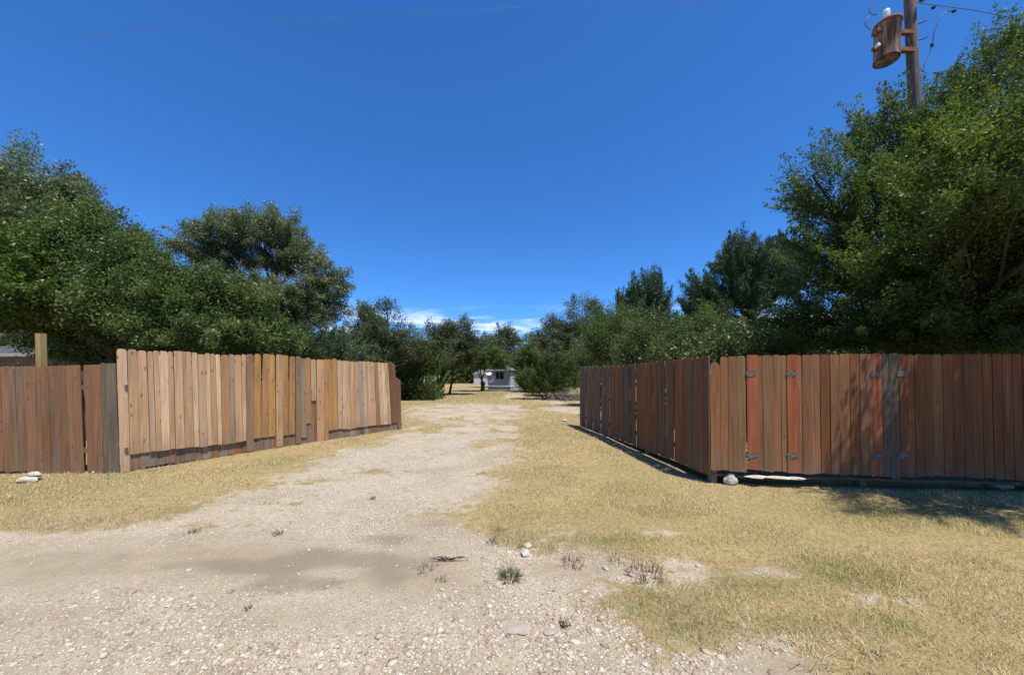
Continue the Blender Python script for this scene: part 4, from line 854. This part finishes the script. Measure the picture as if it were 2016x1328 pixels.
# ------------------------------------------------------------------ weeds, twigs
def blades_mesh(P, Lg, Wd_, lean, az, tint):
    n = len(P); up = np.stack([np.cos(az) * np.sin(lean), np.sin(az) * np.sin(lean), np.cos(lean)], 1); sa = az + rng.uniform(.8, 2.3, n)
    sd_ = np.stack([np.cos(sa), np.sin(sa), np.zeros(n)], 1)
    V = np.stack([P - sd_ * Wd_[:, None] * .5, P + sd_ * Wd_[:, None] * .5, P + up * Lg[:, None]], 1).reshape(-1, 3)
    return V, np.arange(n * 3).reshape(-1, 3), tint
def weed(label, px, py, n, rad, L0, mat, group=None, leanmax=1.2, w=.006, t0=.5):
    x, y = pxg(px, py); z = float(gh(x, y)); r = rad * np.sqrt(rng.random(n)); a = rng.uniform(0, 6.28, n)
    P = np.stack([r * np.cos(a), r * np.sin(a), np.zeros(n) - .004], 1)
    V, Fc, ti = blades_mesh(P, L0 * rng.uniform(.5, 1.2, n), w * rng.uniform(.6, 1.3, n), np.clip(rng.uniform(.1, 1, n) * leanmax * (.4 + r / rad * .7), 0, 1.45), a + rng.normal(0, .4, n), np.clip(rng.normal(t0, .2, n), 0, 1))
    # forked side leaflets
    k = rng.integers(0, n, n * 2); f = rng.uniform(.35, .9, n * 2)[:, None]; tips = V.reshape(-1, 3, 3)[k, 2]; Q = P[k] * (1 - f) + tips * f
    V2, F2, t2 = blades_mesh(Q, L0 * .35 * rng.uniform(.5, 1.2, 2 * n), w * .9 * np.ones(2 * n), rng.uniform(.2, 1.3, 2 * n), rng.uniform(0, 6.28, 2 * n), np.clip(rng.normal(t0, .2, 2 * n), 0, 1))
    me = mesh_np('weed', np.vstack([V, V2]), np.vstack([Fc, F2 + len(V)]), {'tint': np.concatenate([ti, t2])})
    return tag(link('weed', me, mat, None, (x, y, z)), label, 'weed', group)
weed('round grey green weed tuft standing in the driveway pebbles', 1005, 1140, 170, .085, .085, M_weed)
weed('reddish spiky weed with dry runners left of the green tuft', 842, 1120, 40, .06, .12, M_redweed, leanmax=1.6, w=.004, t0=.3)
weed('brown forked weed cluster on the bare dirt, behind the green tuft', 1125, 1110, 60, .10, .09, M_redweed, t0=.5)
weed('small brown weed by the chalk white stone', 1025, 1075, 26, .03, .05, M_weed)
weed('bristly brown weed patch beside the green grass patch', 1270, 1132, 130, .16, .10, M_redweed, leanmax=.7, t0=.55)
weed('thin brown weed sprig behind the bristly brown patch', 1212, 1105, 34, .06, .09, M_redweed, t0=.6)
weed('dark purple weed in the coarse pebbles', 1112, 1232, 30, .03, .055, M_redweed, t0=.0, w=.008)
weed('low dark weed on the dirt below the reddish spiky weed', 868, 1142, 24, .035, .04, M_weed, t0=.2)
weed('small dark weed at the dirt edge, left of the tracks', 487, 1198, 20, .02, .035, M_weed, t0=.1)
weed('small weed between the driveway and the dry lawn', 968, 1066, 36, .05, .06, M_weed, t0=.4)
weed('dark low weed patch by the edge of the dry lawn', 985, 1042, 40, .07, .05, M_weed, t0=.3)
weed('weed in the gravel nearest the middle of the drive', 733, 982, 44, .03, .055, M_weed, t0=.4)
weed('weed at the lower edge of the pale gravel', 548, 1052, 46, .05, .05, M_weed, t0=.3)
weed('weed at the left end of the pale gravel edge', 382, 1048, 46, .05, .05, M_weed, t0=.4)
weed('straw clump of long dead stalks at the lawn edge near the bottom', 1590, 1300, 46, .12, .17, M_grass, leanmax=1.7, w=.005, t0=.78)
weed('tall dead stalks arching over the bare patch near the bottom', 1500, 1245, 36, .14, .15, M_grass, leanmax=1.6, w=.005, t0=.8)
weed('dead stalk clump at the bottom right corner of the lawn', 1720, 1305, 46, .14, .16, M_grass, leanmax=1.7, w=.005, t0=.75)
x, y = pxg(878, 1103); z = float(gh(x, y)); tw = MB()
for k in range(16):
    a = random.uniform(-.5, .5) + (0 if k % 2 else 3.14); L_ = random.uniform(.05, .16); q = Vector((x + random.uniform(-.05, .05), y + random.uniform(-.02, .02), z + .012)); e = q + Vector((math.cos(a) * L_, math.sin(a) * L_ * .5, random.uniform(-.005, .03)))
    tw.tube([q, q.lerp(e, .5) + Vector((0, random.uniform(-.01, .01), .012)), e], [.004, .003, .0015], 4)
tag(tw.build('dry_twig', M_bark, loc=(x, y, z)), 'dark dry twig lying beside the reddish spiky weed', 'twig')
# brush pile of dead branches
bp = MB()
for k in range(190):
    c = Vector((random.gauss(4.1, .8), random.gauss(25.6, .5), .12 + abs(random.gauss(0, .42)))); a = random.uniform(0, 3.14); L_ = random.uniform(.4, 1.4); d = Vector((math.cos(a), math.sin(a), random.uniform(-.25, .35))) * L_ * .5
    r_ = random.uniform(.008, .028); bp.tube([c - d, c + Vector((random.gauss(0, .05), 0, random.gauss(0, .06))), c + d], [r_, r_ * .8, r_ * .3], 4)
tag(bp.build('brush_pile', M_dead, loc=(4.1, 25.6, .1)), 'grey pile of dead branches between the green juniper and the fence', 'brush pile', kind='stuff')

# ------------------------------------------------------------------ grass and pebbles (uncountable)
GP, GL, GW, GT = [], [], [], []
def inside_fence_side(x, y):               # drop blades that would stand inside or behind the fences
    d1 = (x - lf.A.x) * lf.n.x + (y - lf.A.y) * lf.n.y; d2 = (x - lo.A.x) * lo.n.x + (y - lo.A.y) * lo.n.y
    d3 = (x - rr.A.x) * rr.n.x + (y - rr.A.y) * rr.n.y; d4 = (x - rn.A.x) * rn.n.x + (y - rn.A.y) * rn.n.y
    left = np.where(y < 11.3, np.where(x < -6.8, d2 > .02, (d1 > .03)), True)
    right = np.where(y < 11.9, (d3 > .02) | (d4 > .0), True)
    return left & right
for y0, y1, dens, wk in ((1.7, 3.2, 8500, .0030), (3.2, 4.6, 6500, .0036), (4.6, 7, 3600, .005), (7, 12, 1500, .008), (12, 20, 330, .016), (20, 46, 60, .04)):
    hw = y1 * 1.45; hw = min(hw, 26); area = 2 * hw * (y1 - y0); n = int(area * dens)
    x = rng.uniform(-hw, hw, n); y = rng.uniform(y0, y1, n)
    k = np.abs(x) < y * 1.42 + .1; x, y = x[k], y[k]
    m = gravel_mask(x, y); pat = fbm(x * 2.4, y * 2.4, 41, 4); thin = sstep(.36, .60, pat) * .9 + .10; thin = thin * np.where(x < -2.5, .75, 1.)
    pk = (1 - sstep(.10, .70, m + (fbm(x * 7, y * 7, 43, 3) - .5) * 1.1 + (fbm(x * 2.6, y * 2.6, 44, 3) - .5) * .7)) * thin; pk = np.where(m > .75, pk * .3, pk)
    k = (rng.random(len(x)) < pk) & inside_fence_side(x, y); x, y = x[k], y[k]; n = len(x)
    g = green_mask(x, y); ln = .022 + .05 * fbm(x * 1.3, y * 1.3, 45, 3) ** 1.7
    GP.append(np.stack([x, y, gh(x, y) - .004], 1)); GL.append(ln * rng.uniform(.6, 1.5, n) * (1 + .03 * np.minimum(y, 20))); GW.append(wk * 1.15 * rng.uniform(.6, 1.7, n))
    ti = rng.normal(.61, .16, n) + .22 * (fbm(x * 1.1, y * 1.1, 47, 3) - .5); ti = np.where(rng.random(n) < g * .75, rng.uniform(.02, .35, n), ti)
    br = sstep(.46, .66, fbm(x * .9, y * .9, 49, 3)) * .5 + .05 + .25 * sstep(7, 10, y) + .3 * sstep(.2, .6, m[k]) + .28 * (x < -1.5); ti = np.where(rng.random(n) < br, rng.uniform(.92, 1., n), np.clip(ti, 0, .90)); GT.append(ti)
GP = np.vstack(GP); GL = np.concatenate(GL); GW = np.concatenate(GW); GT = np.concatenate(GT); n = len(GP)
print('grass blades', n)
V, Fc, ti = blades_mesh(GP, GL, GW, np.clip(np.abs(rng.normal(.75, .38, n)), .05, 1.45), rng.uniform(0, 6.28, n), GT)
tag(link('grass', mesh_np('grass', V, Fc, {'tint': ti}), M_grass), 'short dry straw coloured grass on both sides of the drive', kind='stuff')

octV = np.array([(1,0,0),(0,1,0),(-1,0,0),(0,-1,0),(0,0,1),(0,0,-1)], float); octF = np.array([(0,1,4),(1,2,4),(2,3,4),(3,0,4),(1,0,5),(2,1,5),(3,2,5),(0,3,5)])
icoV, icoF = ico(1); icoF = np.array(icoF)
def pebbles(lab, x, y, size, base, baseF, shade):
    n = len(x); k = len(base); V = np.repeat(base[None], n, 0) * (1 + rng.uniform(-.36, .30, (n, k, 1)))
    V = V * (size[:, None] * np.stack([rng.uniform(.8, 1.3, n), rng.uniform(.6, 1., n), rng.uniform(.28, .55, n)], 1))[:, None, :]
    a = rng.uniform(0, 6.28, n); c, s_ = np.cos(a)[:, None], np.sin(a)[:, None]
    V = np.stack([V[..., 0] * c - V[..., 1] * s_, V[..., 0] * s_ + V[..., 1] * c, V[..., 2]], -1)
    V = V + np.stack([x, y, gh(x, y) + size * .05], 1)[:, None, :]
    Fc = (baseF[None] + (np.arange(n) * k)[:, None, None]).reshape(-1, 3)
    tag(link('pebbles', mesh_np('pebbles', V.reshape(-1, 3), Fc, {'tint': np.repeat(shade, len(baseF))}), M_peb), lab, kind='stuff')
def scatter(n, x0, x1, y0, y1, dens):
    x = rng.uniform(x0, x1, n); y = rng.uniform(y0, y1, n); k = rng.random(n) < dens(x, y); return x[k], y[k]
def d_coarse(x, y):
    q = 0
    for px, py, rx, ry, a in [(1080,1270,.75,.32,1.), (800,1290,.8,.25,.8), (1350,1300,.5,.18,.8), (960,1180,.35,.2,.7), (1000,1110,.25,.3,.6), (450,1290,.9,.25,.5), (150,1240,.9,.3,.35), (300,1190,.6,.15,.6), (1600,1270,.3,.1,.6), (1190,1190,.3,.15,.5)]:
        gx_, gy_ = pxg(px, py); q = np.maximum(q, a * np.exp(-((x - gx_) / rx) ** 2 - ((y - gy_) / ry) ** 2))
    return np.clip(q, .03, 1) * (1 - .9 * smooth_mask(x, y) * (q < .5)) * sstep(.35, .6, gravel_mask(x, y)) * sstep(.25, .6, fbm(x * 4, y * 4, 81, 3) + .12)
x, y = scatter(130000, -4.5, 3.2, 1.75, 4.3, d_coarse); n = len(x); print('coarse', n)
pebbles('coarse mixed river pebbles at the mouth of the drive', x, y, np.clip(rng.lognormal(math.log(.0072), .55, n), .003, .034), icoV, icoF, np.clip(rng.beta(1.25, 1.25, n), 0, 1))
x, y = scatter(42000, -5.5, 3.2, 1.75, 4.6, lambda x, y: sstep(.3, .6, gravel_mask(x, y)) * (1 - .75 * smooth_mask(x, y)) * (.3 + .7 * sstep(.4, .6, fbm(x * 3, y * 3, 85, 3)))); n = len(x); print('grit', n)
pebbles('small angular grit scattered over the dirt', x, y, rng.uniform(.0025, .0065, n), octV, octF, np.clip(rng.beta(1.6, 1.0, n), 0, 1))
def d_fine(x, y):
    return sstep(.4, .75, gravel_mask(x, y)) * (.25 + .75 * sstep(.4, .6, fbm(x * 1.5, y * 1.5, 83, 4))) * (1 - .8 * stain_mask(x, y)) * (1 - .85 * smooth_mask(x, y)) * sstep(3.2, 5.0, y + .6 * (x + 2))
x, y = scatter(62000, -4.2, .6, 3.4, 11, d_fine); n = len(x); print('fine', n)
pebbles('fine white crushed gravel along the drive', x, y, rng.uniform(.006, .016, n) * (1 + .05 * y), octV, octF, np.clip(rng.beta(3, 1.1, n), 0, 1))

scn.render.engine = 'CYCLES'
tris = sum(len(o.data.loops) - 2 * len(o.data.polygons) for o in bpy.data.objects if o.type == 'MESH'); print('TRIANGLES', tris, 'OBJECTS', len(bpy.data.objects))
